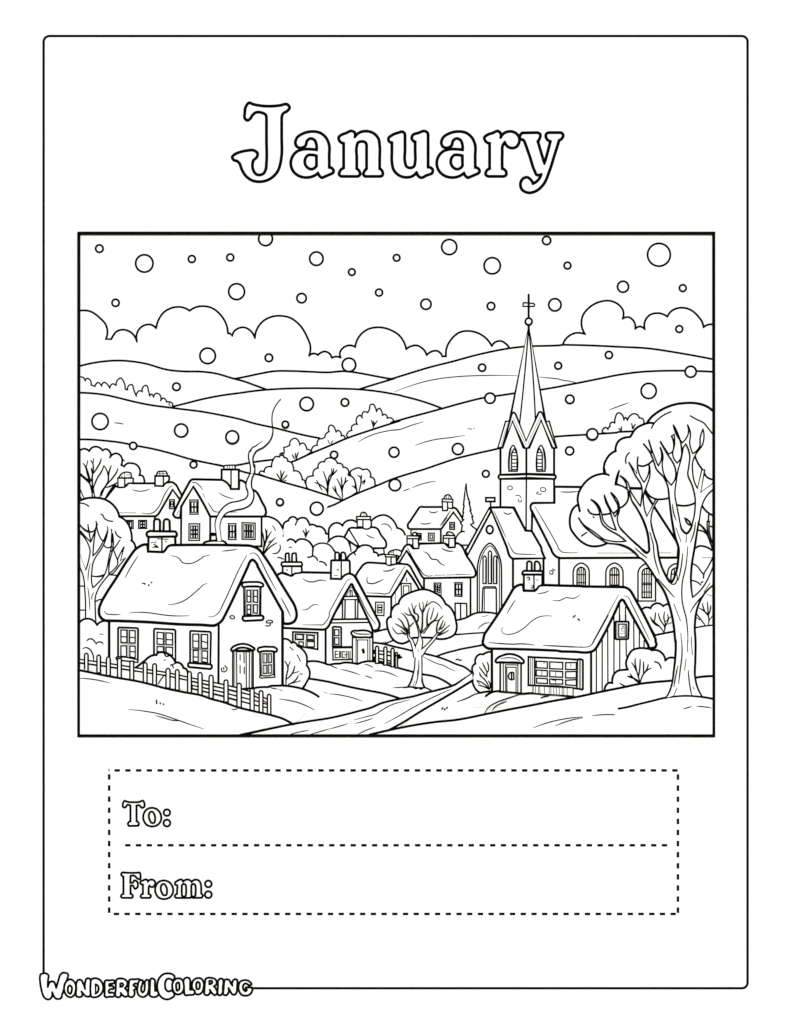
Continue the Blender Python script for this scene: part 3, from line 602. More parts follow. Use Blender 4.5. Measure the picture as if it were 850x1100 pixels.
part('roof', 'd2 448,275! 420,278 400,288 378,312! 290,460 195,600 183,640 180,670 d3 185,28 205,47 235,54! 500,60 700,68 Q2 0,337 150,340 270,345 310,335 345,303! 420,170 500,10 e2 236,415 250,387 262,376 275,383! 340,500 435,672 Q2 820,300! 850,325 e3 386,50! 405,50 422,44 431,28 426,5 e2 488,640! 400,460 330,332 300,300 270,291! 0,287 d2 850,285 700,281 575,277! 555,284 540,305 525,316! 455,315!', o=2.0,
  lines=[(.65, 'd2 398,378 370,420 343,468; d2 545,335 585,330 625,315; d2 650,380 690,382 740,362 790,366 830,342; d2 315,563 306,580 315,600 345,608 390,602 450,570 520,510 560,490 600,484 645,486; e2 240,342 160,490 62,672 Q2 455,5 380,140 310,265 280,290 240,298 120,292 0,287; e2 275,350 300,357 330,410 400,550 450,650'),
   (.9, 'd3 220,12 300,20 380,24 450,22 525,30; d3 585,32 700,38 800,43 850,43'), (1.2, 'Q2 135,25 150,10; Q2 178,42 190,52', 0)])
c = part('chimney', 'd2 455,208! 578,208! 578,280! 560,283 540,305 525,315! 455,313!', o=1.5, lines=[(1.1,'d2 522,210 523,312'), (.9, 'd2 472,232 478,226 492,228 492,240 478,242; d2 535,243 552,243; d2 500,278 515,280; d2 500,296 515,296 515,284')])
part('cap', 'd2 445,195 452,185 470,182! 580,184! 582,207! 455,207 446,203', o=1.6, into=c)
part('chimney_pot', 'd2 475,182! 476,130 483,120 498,120 507,132 507,182!', o=1.4, into=c)
part('chimney_pot', 'd2 527,182! 528,130 535,120 550,122 560,135 560,182!', o=1.4, into=c)
w = part('window', 'Q2 518,72 528,65! 630,65 640,75! 636,215 628,224! 530,226 518,215!', o=1.4, lines=[(.2,'Q2 533,72 533,217',0)])
part('pane', 'Q2 548,88! 618,88! 618,206! 548,206!', o=1.0, lines=[(.5,'Q2 575,110 598,108; Q2 588,98 588,120; Q2 568,130 605,128; Q2 568,150 605,150; Q2 565,172 608,170; Q2 572,140 582,120'), (.9,'Q2 606,92 606,200')], into=w)
d = part('door', 'd3 296,148! 436,152! 436,352! 296,342!', o=1.3, lines=[(.7, 'd3 316,155 318,342; d3 331,162 333,342; d3 340,178 342,344; d3 331,162 414,164; d3 340,178 404,180; d3 403,180 402,350; d3 415,160 414,352', 0)])
part('knocker', lines=[(1.2, 'd3 385,215 360,218 352,235 356,256 372,263 388,258; d3 372,222 372,255; d3 386,215 388,258', 0)], into=d)
part('door_hood', 'd3 265,140 268,128 282,114 310,100 350,90 400,97 440,120 455,142 448,152 400,147 350,147 290,145 272,147', o=1.6, lines=[(.7, 'd3 300,122 350,115 400,122 430,138')])
w = part('shop_window', 'd3 485,108! 525,112 700,120 815,128! Q2 205,408 222,420! 222,680 212,684! 165,675! 0,655! d3 485,300!', o=1.4,
   lines=[(.4, 'd3 500,112 500,298; d3 512,112 512,300; Q2 190,412 190,680; Q2 200,415 200,680', 0), (1.2, 'd3 527,115 527,300; Q2 172,415 168,675', 0)])
part('pane', 'd3 538,138! 612,142! 612,186! 538,182! ; d3 628,143! 715,147! 715,192! 628,188! ; d3 735,148! Q2 162,438! 162,502! d3 735,193! ; d3 538,197! 612,202! 612,240! 538,236! ; d3 628,203! 715,208! 715,246! 628,242! ; d3 735,209! Q2 162,520! 162,578! d3 735,250! ; d3 540,252! 612,256! 612,288! 540,284! ; d3 628,258! 715,262! 715,292! 628,290! ; d3 735,266! Q2 162,594! 162,650! d3 735,296!', o=1.15,
   lines=[(.4, 'd3 575,205 575,232; d3 668,212 668,240; d3 645,265 672,268; d3 668,262 668,285; d3 770,152 770,175; d3 590,145 590,155', 0)], into=w)
part('planter', 'd3 516,303! 785,318! 785,372! 700,366 600,360! 516,352!', o=.8, lines=[(.4, ' ; '.join('d3 %d,%d %d,%d' % (x, 306+(x-516)*.055, x, 352+(x-516)*.07) for x in (532, 553, 562, 592, 625, 636, 655, 672, 692, 712, 722, 745)), 0)])
bush('larger shapely bush before the striped gable of the shop', 'Q2 420,695! 425,660 445,632 470,622 490,626! 492,580 505,545 545,512 585,506 632,502! 615,450 630,390 675,325 730,308 790,308 850,320 e3 398,66! 440,66 478,95 491,134! 515,116 550,116 580,130! 560,268! 430,278 320,292 200,316!',
 'e3 323,290 312,250 300,210 265,148; e3 312,240 318,200 322,125; e3 300,195 290,165 290,120; e3 323,290 330,255 352,215 395,185; e3 345,225 345,180 344,142; e3 350,215 368,190 376,160; e3 323,288 290,265 255,222; e3 270,240 240,238; e3 318,278 285,255 240,240; e3 228,308 205,298 186,286; Q2 640,570 700,590', group=G2, w=1.5, tw=1.1, extra=[(1.2, 'e3 420,142 445,152 462,185')])
bush('partly seen bush squeezed between the big trunk and the right edge', 'Q1 480,245! 520,225 570,230 630,262! | 645,262! 645,940! 560,952 430,968! 430,250!', 'Q1 600,945 605,900 600,850 592,735; Q1 600,860 560,800 548,745; Q1 600,850 560,815 518,788; Q1 605,845 618,800 620,765; Q1 572,945 530,890 490,835; Q1 520,895 500,880; Q1 605,905 635,860; Q1 500,880 488,872', group=G2, w=1.3,
  extra=[(1.1,'Q1 455,385 500,410 530,450 555,480 ; Q1 452,538 490,548 530,578; Q1 556,515 560,480 600,410 640,330; Q1 535,558 548,548'), (.7, 'Q1 545,330 640,332; Q1 585,662 632,680'), (1.0,'Q1 510,20 560,60 590,110; Q1 510,80 550,90 590,120 615,180 640,260; Q1 590,0 595,100 620,200 640,240; Q1 610,0 612,110 640,200; Q1 620,45 640,50')])
bush('low bush tops behind the big trunk at the right edge', 'e3 690,70! 705,68 722,75 738,92! 755,75 785,72 820,92! 850,240! 690,250!', group=G2, w=1.4)
hill('snow rise at the right edge behind the big trunk', 'Q1 470,968 560,952 645,942', 'P 767,705! 744,705!', w=1.2, name='snow_bank', cat='snow bank')
hill('broad snowy foreground rising up to the shop and the big tree', 'c3 270,631 400,601 500,580 600,562 720,545 850,532 d3 60,522 190,495 350,463 500,435 650,405 850,370 e3 0,356 85,338 200,315 320,290 420,278 530,269 690,249 750,241 820,238', 'P 767,789! 393,789!', w=1.7, name='snow_bank', cat='snow bank',
  extra=[(.9, 'd3 8,408 80,383 120,362 165,350 240,343; d3 192,488 215,450 270,415 350,385 437,358; d3 245,465 270,438 300,422 338,407; d3 567,384 590,376 622,372'), (.8, 'd3 520,585 600,555 700,530 850,512; d3 668,572 750,540 850,518; e3 0,504 60,498 186,499'), (1.0, 'c3 755,460 760,450; c3 770,458 775,464; c3 785,455 792,448', 0)])
hill('low snowy swell the big tree grows from, in the right corner', 'e3 178,456 240,445 290,432 400,405 490,383 560,373 640,370 740,378 820,392', 'P 767,789! 664,789!', w=1.5, name='snow_bank', cat='snow bank',
  extra=[(.8, 'e3 612,459 640,450 667,443; e3 700,440 740,443 800,452')])

# ---------------------------------------------------------------- left front tree
t = thing('bare_tree', 'rounded bare tree at the left edge in front of the far cottage', 'tree', 'bare snowy trees among the cottages')
part('crown', 'a1 24,362! 60,348 100,342 135,342 190,352 240,382 275,425 292,470! 320,485 350,520 370,575 378,630! 388,650 398,680! a2 392,42 330,130 270,230 205,332 170,380! 135,385 Q3 160,590 155,640 160,735! 40,740!', o=0,
  lines=[(1.6, 'a1 24,362 60,348 100,342 135,342 190,352 240,382 275,425 290,468', 0), (1.4, 'a1 290,470 320,485 350,520 370,575 375,628; a1 370,628 385,640 398,682', 0),
   (1.0, 'a1 28,378 55,382 85,400; a1 168,452 180,460 190,480 215,495 245,500; a1 265,572 280,598 298,610'), (1.0, 'S2 40,60 90,125 160,165 225,158 265,115 280,70 275,0; S2 285,80 310,180 340,250 380,300; S2 395,360 430,395 470,402 500,385; S2 210,830 270,840 340,830 400,812; S2 520,815 560,820 600,820; Q3 128,402 160,408 225,400; Q3 265,395 315,398; Q3 158,592 180,580 205,575; Q3 42,478 72,478; Q3 42,655 80,655; S2 570,155 600,215 655,250', 0)])
part('trunk', 'Q3 82,735! 78,500 68,410 42,340! 42,245! S2 120,740! 170,560 185,450 165,370 45,190! 45,150! 120,240 195,315! 210,280 240,200 270,130! 235,400 228,525! 300,450 350,370 455,130! 415,300 350,430 270,545 235,620 213,750 Q3 128,440 138,490! 190,440 215,410 S2 400,820 430,750 470,560 505,400 527,190! 540,330 520,470 485,600 470,795! 560,720 605,650 600,590! 650,480 702,390! 650,595! 722,558! 640,660 520,800 Q3 250,400 180,495 158,550 155,640 160,740!', o=1.0)
for st in 'S2 195,300 175,200 150,50; S2 270,120 300,40; S2 455,130 450,80; S2 520,190 505,120; S2 505,460 560,400 640,280; S2 525,390 575,520 605,600; S2 280,0 285,80; a1 80,520 90,570; a1 212,540 210,580 180,640; a1 240,555 235,640; a1 28,525 60,555 100,570 128,560'.split(';'):
    part('twig', lines=[(1.0, st, .3)])
for st in ('Q3 120,310 105,380 102,440', 'Q3 100,485 112,580 115,655', 'Q3 145,525 132,550 130,580'):
    part('bark_line', lines=[(.6, st)])

# ---------------------------------------------------------------- the big cottage, left
t = thing('bush', 'snow-laden bush between the left tree trunk and the big cottage corner', 'bush', G2)
part('foliage', 'Q3 40,745! 65,725 100,718 135,728 168,765! 190,745 222,735 250,735! 255,1100! 40,1100!', o=0,
   lines=[(1.4, 'Q3 40,745 65,725 100,718 135,728 168,765! 190,745 222,735 250,735', 0), (1.1, 'Q3 92,885 105,870 130,868 150,885 163,908; Q3 160,905 175,892 200,892 215,905; Q3 65,940 80,932 110,940 130,965 142,1000 142,1040; Q3 188,830 212,835', .4)])

t = thing('cottage', 'big front cottage with thick snow roof, hooded door and attic window', 'cottage', 'snow-covered village houses')
part('wall', 'a2 222,515! 480,520! 850,540! b2 108,545! b3 105,330! a3 850,380! 222,260!', o=0, lines=[(2.0, 'a2 222,522 a3 222,115', 0)])
part('gable_wall', 'b2 335,100! 540,460! b3 535,305! 400,330! 105,340! b2 108,540!', o=0, lines=[(1.6, 'b2 108,545 b3 106,288', 0), (2.0, 'b2 535,460 b3 536,303', 0), (.9, 'b2 183,488 195,483 212,488 213,500 190,502 183,488; b2 428,522 445,514 468,520 468,530 430,532 428,522; b2 450,532 455,542 440,552 424,550; b3 128,185 130,205 145,210 160,200 163,180; b3 142,180 142,195; b3 150,168 158,178', 0)])
roofp = 'a2 480,6! 450,8 425,20 392,45! 330,135 270,232 205,332 170,395 156,435 158,478 175,503 205,516! 480,525 700,540 850,544 b2 30,547 85,546 112,532 140,500! 180,420 250,270 305,150 320,118 335,108 350,118 370,155! 450,300 538,458! 540,532! 590,534 615,520 628,495 622,430 600,385! 520,255 470,170 400,65! 375,38 340,20 290,12! 0,8 a2 640,10! 615,20 600,42 585,56! 485,52!'
part('roof', roofp, o=2.1, lines=[(.75, 'a2 418,83 380,138 330,230; a2 190,452 203,468 240,475 298,473; a2 355,465 420,460 500,465 560,474 640,483 758,483; a2 635,82 690,97 715,126 740,133 775,132 810,118 850,92 b2 0,88 48,75; b2 130,50 180,45 230,38; a2 620,407 660,405 720,385 790,335 850,280 b2 0,278 30,266; b2 38,490 75,487 105,465 140,400 200,270 250,160 297,78; b2 315,72 338,62 365,75 385,105 430,195 495,315; b2 525,362 560,425 590,488'), (1.1, 'a2 447,266 450,266; a2 460,266 464,272; a2 488,276 490,282; a2 505,262 509,260', 0)])
part('snow_heap', 'b1 6,655! 12,642 30,636 90,630 148,638 163,655!', o=1.5, lines=[(1.1, 'b1 48,632 48,592; b1 54,628 54,592; b1 52,580 90,582; b1 54,592 88,592; b1 62,580 64,592; b1 75,580 75,592; b1 90,628 92,600', 0)])
c = part('chimney', 'a1 487,603! 665,603! 667,640! a1 665,660! a2 615,20 600,42 585,56! 485,52!', o=1.7, lines=[(1.2, 'a1 577,585 577,660 a2 577,52; a2 545,25 530,18', 0), (.5, 'P 169.5,578.8 181,579.3; P 178,581 179.5,582.5; P 163,583 168,582! 165.5,585! 169,586.3 164,588; P 168,585.5 170.5,588.2', 0)])
part('cap', 'a1 475,580 488,568 520,566 640,568 670,572 677,588 668,602 600,603 500,605 478,598', o=1.8, into=c)
part('chimney_pot', 'a1 524,566! 524,500 532,488 555,488 564,500 563,566!', o=1.6, into=c)
part('chimney_pot', 'a1 588,566! 590,500 598,488 618,488 628,500 630,566!', o=1.6, into=c)

def cwindow(outer, panes, extra=(), bars=None):
    w = part('window', outer, o=1.4, lines=extra)
    part('pane', panes, o=1.1, lines=[(.9, bars, 0)] if bars else (), into=w); return w
cwindow('a2 283,570 292,562! 408,566 417,575! a3 415,132! 283,118!', 'a2 302,578! 342,580! 342,664! 302,662! ; a2 360,582! 398,584! 398,666! 360,665! ; a3 302,35! 340,36! 340,108! 302,105! ; a3 362,36! 398,38! 398,115! 362,110!', [(.25, 'a2 350,575 a3 350,112; a3 300,22 400,25', 0)], 'a2 302,623 342,626; a2 360,627 398,631; a3 362,73 398,76')
part('sill', 'a3 272,125 270,115 285,108 340,112! 415,128! 415,145! 300,132!', o=1.1)
cwindow('a2 523,580 532,571! 655,576 667,588! a3 668,150! 523,95!', 'a2 544,594! 587,598! a3 587,28! 544,24! ; a2 604,598! 648,602! a3 648,30! 604,28! ; a3 544,40! 587,42! 587,75! 544,75! ; a3 604,44! 648,46! 648,100! 604,80!', [(.25, 'a2 595,590 a3 595,80', 0)], 'a2 544,636 587,640; a2 604,643 648,646')
cwindow('S8 38,330 48,320! 215,328 228,345! 222,640! 38,615!', 'S8 63,350! 116,350! 116,478! 63,475! ; S8 142,352! 198,354! 198,480! 142,478! ; S8 66,498! 112,498! 112,602! 66,598! ; S8 146,502! 198,505! 196,608! 146,602!', [(.25, 'S8 129,345 129,608; S8 50,488 205,491', 0)], 'S8 63,412 116,415; S8 142,412 198,430; S8 66,557 112,560; S8 146,564 198,574')
part('sill', 'S8 20,632 22,618 40,612! 220,625 235,635 234,658 220,668! 30,650 20,640', o=1.6)
cwindow('S8 530,-84! 683,-84! 680,180! 533,180!', 'b2 298,312! 322,312! 322,392! 298,392! ; b2 342,312! 368,312! 368,395! 342,390! ; b2 298,410! 322,410! 322,474! 298,472! ; b2 342,410! 368,410! 366,468! 342,464!', [(.3, 'b2 288,300 288,480; b2 379,300 379,480; b2 332,302 332,478', 0)], 'b2 298,352 322,354; b2 342,352 368,356; b2 298,440 322,441')
part('lintel', 'b2 264,278 268,265 300,258 340,257 385,260 405,272 407,283 395,290 370,287 300,287 280,291 268,288', o=1.5)
part('sill', 'b2 268,500 275,486 330,484 395,482 408,492 404,508 385,513 290,518 272,512', o=1.6)
d = part('door', 'S8 430,500! 612,500! 612,850! 430,850!', o=1.5, lines=[(.8, 'S8 462,512 465,850; S8 550,515 552,850; S8 580,500 578,850; S8 462,510 585,510', 0), (.3, 'S8 446,505 447,850; S8 597,500 598,850', 0), (.8, 'S8 495,535 495,585; S8 495,635 495,705; S8 530,520 532,610; S8 533,650 533,710', 0)])
part('door_hood', 'S8 412,490 420,475 465,448 520,438 575,448 622,475 628,488 610,495 575,482 520,472 475,478 435,500 418,502', o=1.5)
w = part('window', 'S8 675,505! 805,505! 808,740! 680,745!', o=1.3, lines=[(.3, 'S8 689,512 692,735; S8 795,512 798,735', 0)])
part('pane', 'S8 703,528! 738,528! 738,612! 705,612! ; S8 752,528! 780,528! 782,608! 752,610! ; S8 705,632! 738,632! 738,708! 706,710! ; S8 752,630! 782,628! 784,704! 752,706!', o=.9, lines=[(.2,'S8 720,532 720,610; S8 766,532 766,606; S8 721,635 721,705; S8 767,632 767,702',0)], into=w)
part('lintel', 'S8 655,498 660,480 690,468 760,465 815,472 833,492 825,508 790,505 700,505 665,510', o=1.5)
part('sill', 'S8 672,735 680,728 740,730 800,718 812,728 808,742 690,750 675,745', o=1.0)
solo('smoke', 'curling column of chimney smoke rising past the two-storey house', 'smoke',
 'b1 98,632! 95,600 88,560 83,520 88,490 105,452 140,405 180,378 250,362 290,345 303,325 302,300 290,262 298,222 318,178 320,130 310,80 308,45 330,12 350,0 F 110,525 152,490! 200,470 195,490 160,520 118,545 105,572 108,620 b1 350,120 348,172 332,212 328,262 343,310 340,352 320,388 285,410 215,426 155,448 125,490 116,540 122,590 128,632!', o=0,
 lines=[(1.1, 'b1 98,630 90,575 83,520 88,490 105,452 140,405 180,378 250,362 290,345 303,325 302,300 290,262 298,222 318,178 320,130 310,80 308,45 330,12 F 90,545 82,545; F 245,277 220,308 205,340 200,375 202,410 205,440 195,480 160,520 118,545 105,572 108,620 b1 350,120 348,172 332,212 328,262 343,310 340,352 320,388 285,410 215,426 155,448 125,490 116,540 122,590 126,630', .5),
   (1.0, 'b1 322,180 318,120 308,75 310,42 335,5 F 110,520 130,506 152,490', .5), (.6,'b1 320,178 346,182')])

hill('rounded front-yard snow at the foot of the big cottage door', 'b3 265,325 300,322 340,320 365,315 400,312 440,312! 455,305 490,303 540,302 590,307 640,316 700,334 740,352 778,376', 'b3 640,543! 560,560! 400,590! 270,620! 230,600!', w=1.6, name='snow_bank', cat='snow bank',
   extra=[(.8, 'b3 515,392 560,398 620,410 690,435 748,464; b3 455,315 480,322 502,325; b3 510,325 535,338')])
for p in ('bush',):
    bush('snow-topped bush covering the foot of the middle front window', 'a3 400,183! 440,152 468,130! 480,118 520,98 540,97! 548,84 575,78 605,84 640,106 660,130 668,148! 690,148 715,168 722,184! 738,190 750,215! | 760,330! 400,300!', 'a3 640,160 650,172 655,185; a3 590,238 570,262 552,292; a3 592,134 600,128', group=G2, w=1.6, extra=[(1.2, 'a3 595,80 605,105 625,100'), (1,'a3 635,165 655,158 672,150')])

# ---------------------------------------------------------------- front snow bank and fence
fpk = [('a3',70,83,205,28,0),('a3',153,95,216,28,0),('a3',218,108,234,30,0),('a3',292,115,250,30,1),('a3',375,133,268,30,1),('a3',465,146,285,30,0),('a3',528,153,298,30,0),('a3',618,185,318,32,0),('a3',680,193,332,30,0),('a3',762,206,350,30,0),('a3',833,212,368,32,0),
 ('b3',57,230,388,32,0),('b3',157,262,412,32,0),('b3',245,284,447,34,0),('b3',332,318,470,32,1),('b3',392,334,487,30,0),('b3',446,358,500,28,0)]
fence('long picket fence running downhill in front of the big cottage', fpk,
  ['a3 22,125! 200,150! 420,185! 600,212! 850,266! b3 130,292! 240,318! 350,350! 440,397! 440,420! 350,372! 240,343! 130,318! a3 850,288! 600,234! 420,207! 200,172! 22,148!',
   'a3 780,300! 850,315! b3 130,345! 240,375! 380,410! 440,430! 440,450! 380,440! 240,402! 130,370! a3 850,338! 780,322!'], 'picket fences')
hill('plain snow slope in the bottom left corner below the long fence', 'a3 22,198 110,216 200,235 300,253 400,270 500,293 600,320 720,345 850,370 b3 60,392 130,410 240,448 350,475 460,500 540,525 580,545 607,562', 'b3 598,552! 400,592! 262,622! P 255,789! 85,789!', w=1.7, name='snow_bank', cat='snow bank',
   extra=[(.8, 'a3 25,252 100,258 160,268 225,284; a3 355,462 450,472 560,492 660,525 760,560 850,590; a3 535,503 590,518 640,533 700,538; b3 195,460 215,462 235,456; b3 0,590 6,593'), (1.2, 'a3 541,400 542,422; a3 565,418 568,422; a3 587,425 590,428', 0)])

# ---------------------------------------------------------------- the big tree, right
t = thing('bare_tree', 'largest tree, thick bare trunk forking up into a cloudlike crown, right edge', 'tree', 'bare snowy trees among the cottages')
part('crown', 'S4 0,160! 60,105 150,60 240,35 320,28 400,38 480,62 555,100! 575,120! 575,1045! 555,1045 520,1030 460,965! 440,1000! 385,930 340,950 290,960 240,950! 150,885 80,895 30,890 0,885 e1 450,330 425,292! 410,270! 320,268! 312,310 305,345 285,380 250,410! 230,430! 300,640! 155,650 125,665 80,668 40,662 0,645 d1 S5 100,740 40,660 20,580 25,500 60,430 100,400! 105,340 110,270 140,220 200,145 280,100 370,85! 365,30 f 82,620 88,600 110,560 158,530! 160,500 180,460 215,440 255,432! 275,395 300,370 340,348 375,340!', o=0,
  lines=[(1.8, 'f 372,336 400,300 440,268 500,235 560,215 620,207 700,208 760,224 812,260', 0), (1.6, 'f 415,342 380,340 345,350 290,382 262,425 255,434 215,440 180,460 160,500 158,530; f 160,528 125,548 100,578 82,620 80,660 85,690 S5 368,30 380,85', 0), (1.6, 'S5 415,98 375,85 330,88 270,105 200,148 140,220 110,280 100,350 110,410 122,465; S5 100,400 60,430 30,490 20,560 30,640 75,710 140,775 210,812 290,820 345,810 395,790', 0),
   (1.3, 'S5 205,448 225,480 270,498 320,495; S5 345,498 390,495 430,488 470,480 500,455; S5 520,435 570,405 600,370 615,320 610,270; S5 640,235 750,238; e1 378,125 400,130 430,122 465,95; e1 425,295 450,330 490,350 530,352 580,342; e1 635,390 690,395 720,390 750,378; S4 395,510 420,570 455,620; S4 475,650 495,690 555,720; S4 460,960 500,1010 555,1045', 0),
   (1.1, 'f 400,376 412,350 440,318 480,288 530,265; f 660,292 700,315 750,340 775,370 808,412; f 250,540 232,562 228,610; S5 258,520 265,530; S4 555,750 555,790'), (1.2, 'S4 520,1035 515,1100; S4 300,1070 345,1100; e1 690,482 705,515 725,525 715,500 690,482; e1 780,515 820,560 845,610; S5 140,715 190,680')])
part('trunk', '''e3 490,388! 515,350 530,310 548,200 560,80 562,0 Q1 298,1090 285,950 250,780 200,640 130,530 60,420 0,345 S5 720,930! 650,860 570,815 480,795 400,785 330,745 240,680 170,620 110,530! 160,600 230,650 300,700 370,750 430,765 590,768! 520,710 400,640 350,590 330,530 315,450 290,400 235,345! 320,420 340,480 360,560 400,610 490,655! 450,540 420,440 385,370 370,300! 400,380 425,430! 475,520! 500,480 505,400 480,350 435,275! 510,370 522,450 500,540 520,620 620,730 720,820 805,885! 825,850 810,700 770,570 720,470 650,360 610,250 480,192! 495,110 520,50! 492,185! 600,228! 590,180 530,105! 605,170 635,260 690,350 735,415! 748,320 752,240 740,190 690,110 635,0 e1 310,105! 362,178! 370,68! 378,180 410,238! 440,180 445,120! 450,190 425,270 408,320 410,400 430,465! 488,355! 505,355! 462,450 458,520 480,600 Q1 130,200 148,320 190,450 262,555! 300,480 325,350 328,240 300,150 270,0
 S4 160,900 150,800 110,700 40,620 20,560 f 395,550 345,480! 400,540! 380,455! 415,560 443,628! 465,580 457,505! 475,560 470,620 S4 110,670 175,770! 210,720 218,640 200,580 150,500 78,375! 150,488! 185,470 200,400 180,325! 203,310! 207,400 190,500 230,570! 262,530 270,430 235,300 197,225! 250,350 278,385! 310,350 335,285 325,225! 350,290 345,400 372,485! 435,420 440,340 465,262! 462,400 400,490 372,560 370,640 390,750 415,800! 455,628! 480,635! 445,835! 555,755! 555,812! 490,880 455,960 430,1100 Q1 475,230 445,420 440,550 455,690! 540,610 600,510 637,420! 640,580! 540,690 490,820 475,950 482,1100 e3 692,130 690,240 705,310 740,378! 690,372 600,370 540,376!'''.replace('\n', ' '), o=1.1,
  holes=['S4 308,397! 345,500 338,590 328,670 370,780 395,900 395,950 385,1050 Q1 452,20 430,80 400,110 370,90 345,30 S4 245,1050 225,950 210,860 220,750 240,630 270,520 285,430!'])
part('bough_edge', lines=[(1.6, 'e3 490,388 515,350 530,310 548,200 560,80 562,0 Q1 298,1090 285,950 250,780 200,640 130,530 60,420 0,345 S5 720,930; S5 720,930 650,860 570,815 480,795; Q1 510,0 475,230 445,420 440,550 455,690; Q1 640,580 540,690 490,820 475,950 482,1100 e3 692,130 690,240 705,310 740,378; Q1 75,0 108,135 130,200 148,320 190,450 262,555 300,480 325,350 328,240 300,150 270,0 S4 160,900 150,800; S5 520,620 620,730 720,820 805,885 825,850 810,700 770,570 720,470 650,360; Q1 345,30 370,90 400,110 430,80 452,20', .3)])
part('bark', lines=[(.95, 'Q1 65,100 95,200 110,330 155,480; Q1 305,60 350,185; Q1 400,125 395,190; Q1 480,10 465,110 435,190; Q1 410,230 395,400 360,570 360,720 400,900 412,1100; Q1 365,290 350,420 325,535; Q1 310,480 315,530 290,570 265,570 250,555; Q1 140,520 200,590 290,690; Q1 285,750 345,905; Q1 575,650 490,740 435,825; Q1 615,560 560,640; Q1 348,1015 355,1095; Q1 445,1050 445,1100; Q1 0,300 40,335; e3 600,0 602,100 590,200 580,290; e3 575,170 560,240 548,310; e3 630,122 620,200; e3 645,200 652,280 668,368; e3 665,0 672,95; e3 640,0 640,75; e3 568,320 545,375; e3 675,310 685,325; S4 190,945 200,1030 222,1090; S5 680,835 740,890 800,935; S5 835,680 850,760', .4)])

# ================================================================== falling snow
SN = [
 (106.9,267.1,4.0,'tiny snowball in the top left corner of the picture'),
 (155.2,283,9.3,'big snowball high in the sky near the top left corner'),
 (206.2,278.3,3.7,'tiny snowball just right of the big top-left snowball'),
 (247.5,276.6,3.7,'tiny snowball above the medium-large one over the left cloud bank'),
 (254.3,313.3,8.5,'large snowball over the right end of the left cloud bank'),
 (124.3,325.3,3.8,'tiny snowball above the leftmost cloud puffs'),
 (285.4,256.5,7.4,'snowball cut off by the top edge of the picture frame'),
 (340,277.9,7.2,'medium snowball right of the one cut by the top edge'),
 (378.1,292.3,3.5,'tiny snowball just below and right of the medium top-centre one'),
 (324.1,320.3,5.0,'small snowball above the gap between left and middle clouds'),
 (426.2,277,3.5,'tiny snowball high up, left of the top-centre large snowball'),
 (407.3,314.3,3.7,'tiny snowball above the big puff of the middle cloud'),
 (482.7,265.4,8.1,'large snowball near the top edge, left of the church cross'),
 (528.9,285.5,8.7,'large snowball up and left of the church cross'),
 (587.3,258.4,4.4,'small snowball near the top edge above the church cross'),
 (457.7,326.8,5.5,'small snowball above the dip between middle cloud and three-puff cloud'),
 (527.6,328.9,4.0,'tiny snowball left of the church cross, above the three-puff cloud'),
 (596.2,327.5,6.6,'medium snowball directly right of the church cross'),
 (708,273.7,12.2,'largest snowball, near the top right corner'),
 (609.7,285.3,3.6,'tiny snowball up and right of the church cross'),
 (669.4,308,5.9,'small snowball above the tall lopsided cloud'),
 (733.6,309.5,3.6,'tiny snowball below the largest snowball, near the right edge'),
 (729.8,353.5,3.6,'tiny snowball inside the low cloud at the right edge'),
 (223.2,382.3,8.3,'large snowball under the left cloud bank, above the leftmost far hill'),
 (189.7,415.5,4.0,'tiny snowball above the right end of the bumpy hedgerow'),
 (107.7,452.8,8.7,'large snowball on the left slope, at the left edge'),
 (194.8,462.5,7.0,'medium snowball in the middle of the left slope'),
 (249.8,469.7,6.8,'medium snowball on the left slope, above the square chimney'),
 (143.3,479,3.8,'tiny snowball sitting on the lower left slope line'),
 (208.1,499.2,3.6,'tiny snowball just under the lower left slope line'),
 (289,384.4,4.0,'tiny snowball under the right end of the left cloud bank'),
 (375,392,7.2,'medium snowball touching the narrow central hill line'),
 (329.6,434,7.2,'medium snowball on the middle ridge, right of the smoke tip'),
 (370.7,432.3,4.0,'tiny snowball on the middle ridge, left of the spiky bushes'),
 (306.8,456,3.4,'smallest snowball beside the upper smoke wisp'),
 (359,488.6,3.8,'tiny snowball resting on top of the tall twiggy bush'),
 (423.4,485.8,5.3,'small snowball on the diagonal slope above the round-topped bush line'),
 (518,395,3.8,'tiny snowball on the high hill left of the spire'),
 (526.5,427.8,5.5,'small snowball on the hill line left of the spire'),
 (492,482.4,5.9,'small snowball left of the church belfry, on the diagonal slope'),
 (522,509,3.6,'tiny snowball beside the church tower, above the evergreen'),
 (599.7,392.9,3.6,'tiny snowball just right of the spire, high on the hill'),
 (654.2,381.4,3.8,'tiny snowball under the top of the high right hill'),
 (742,399.4,5.9,'small snowball on the hill line near the right edge'),
 (696.9,420,8.1,'large snowball above the crown of the big tree'),
 (612.2,429,4.5,'small snowball right of the spire base'),
 (636.2,466.6,5.9,'small snowball on the hill line right of the belfry'),
 (612,484.4,4.3,'small snowball right of the belfry, below the hill line'),
 (424.4,521,6.2,'small snowball hanging just below the diagonal hill line, centre'),
 (301,539.4,3.6,'tiny snowball right of the two-storey house roof'),
 (340.4,546.4,6.9,'medium snowball over the bushes right of the two-storey house'),
]
for x, y, r, lab in SN:
    solo('snowball', 'round white '+lab, 'snowball', 'P '+circ(x, y, r, 24), group='snowballs falling from the sky', o=1.35)

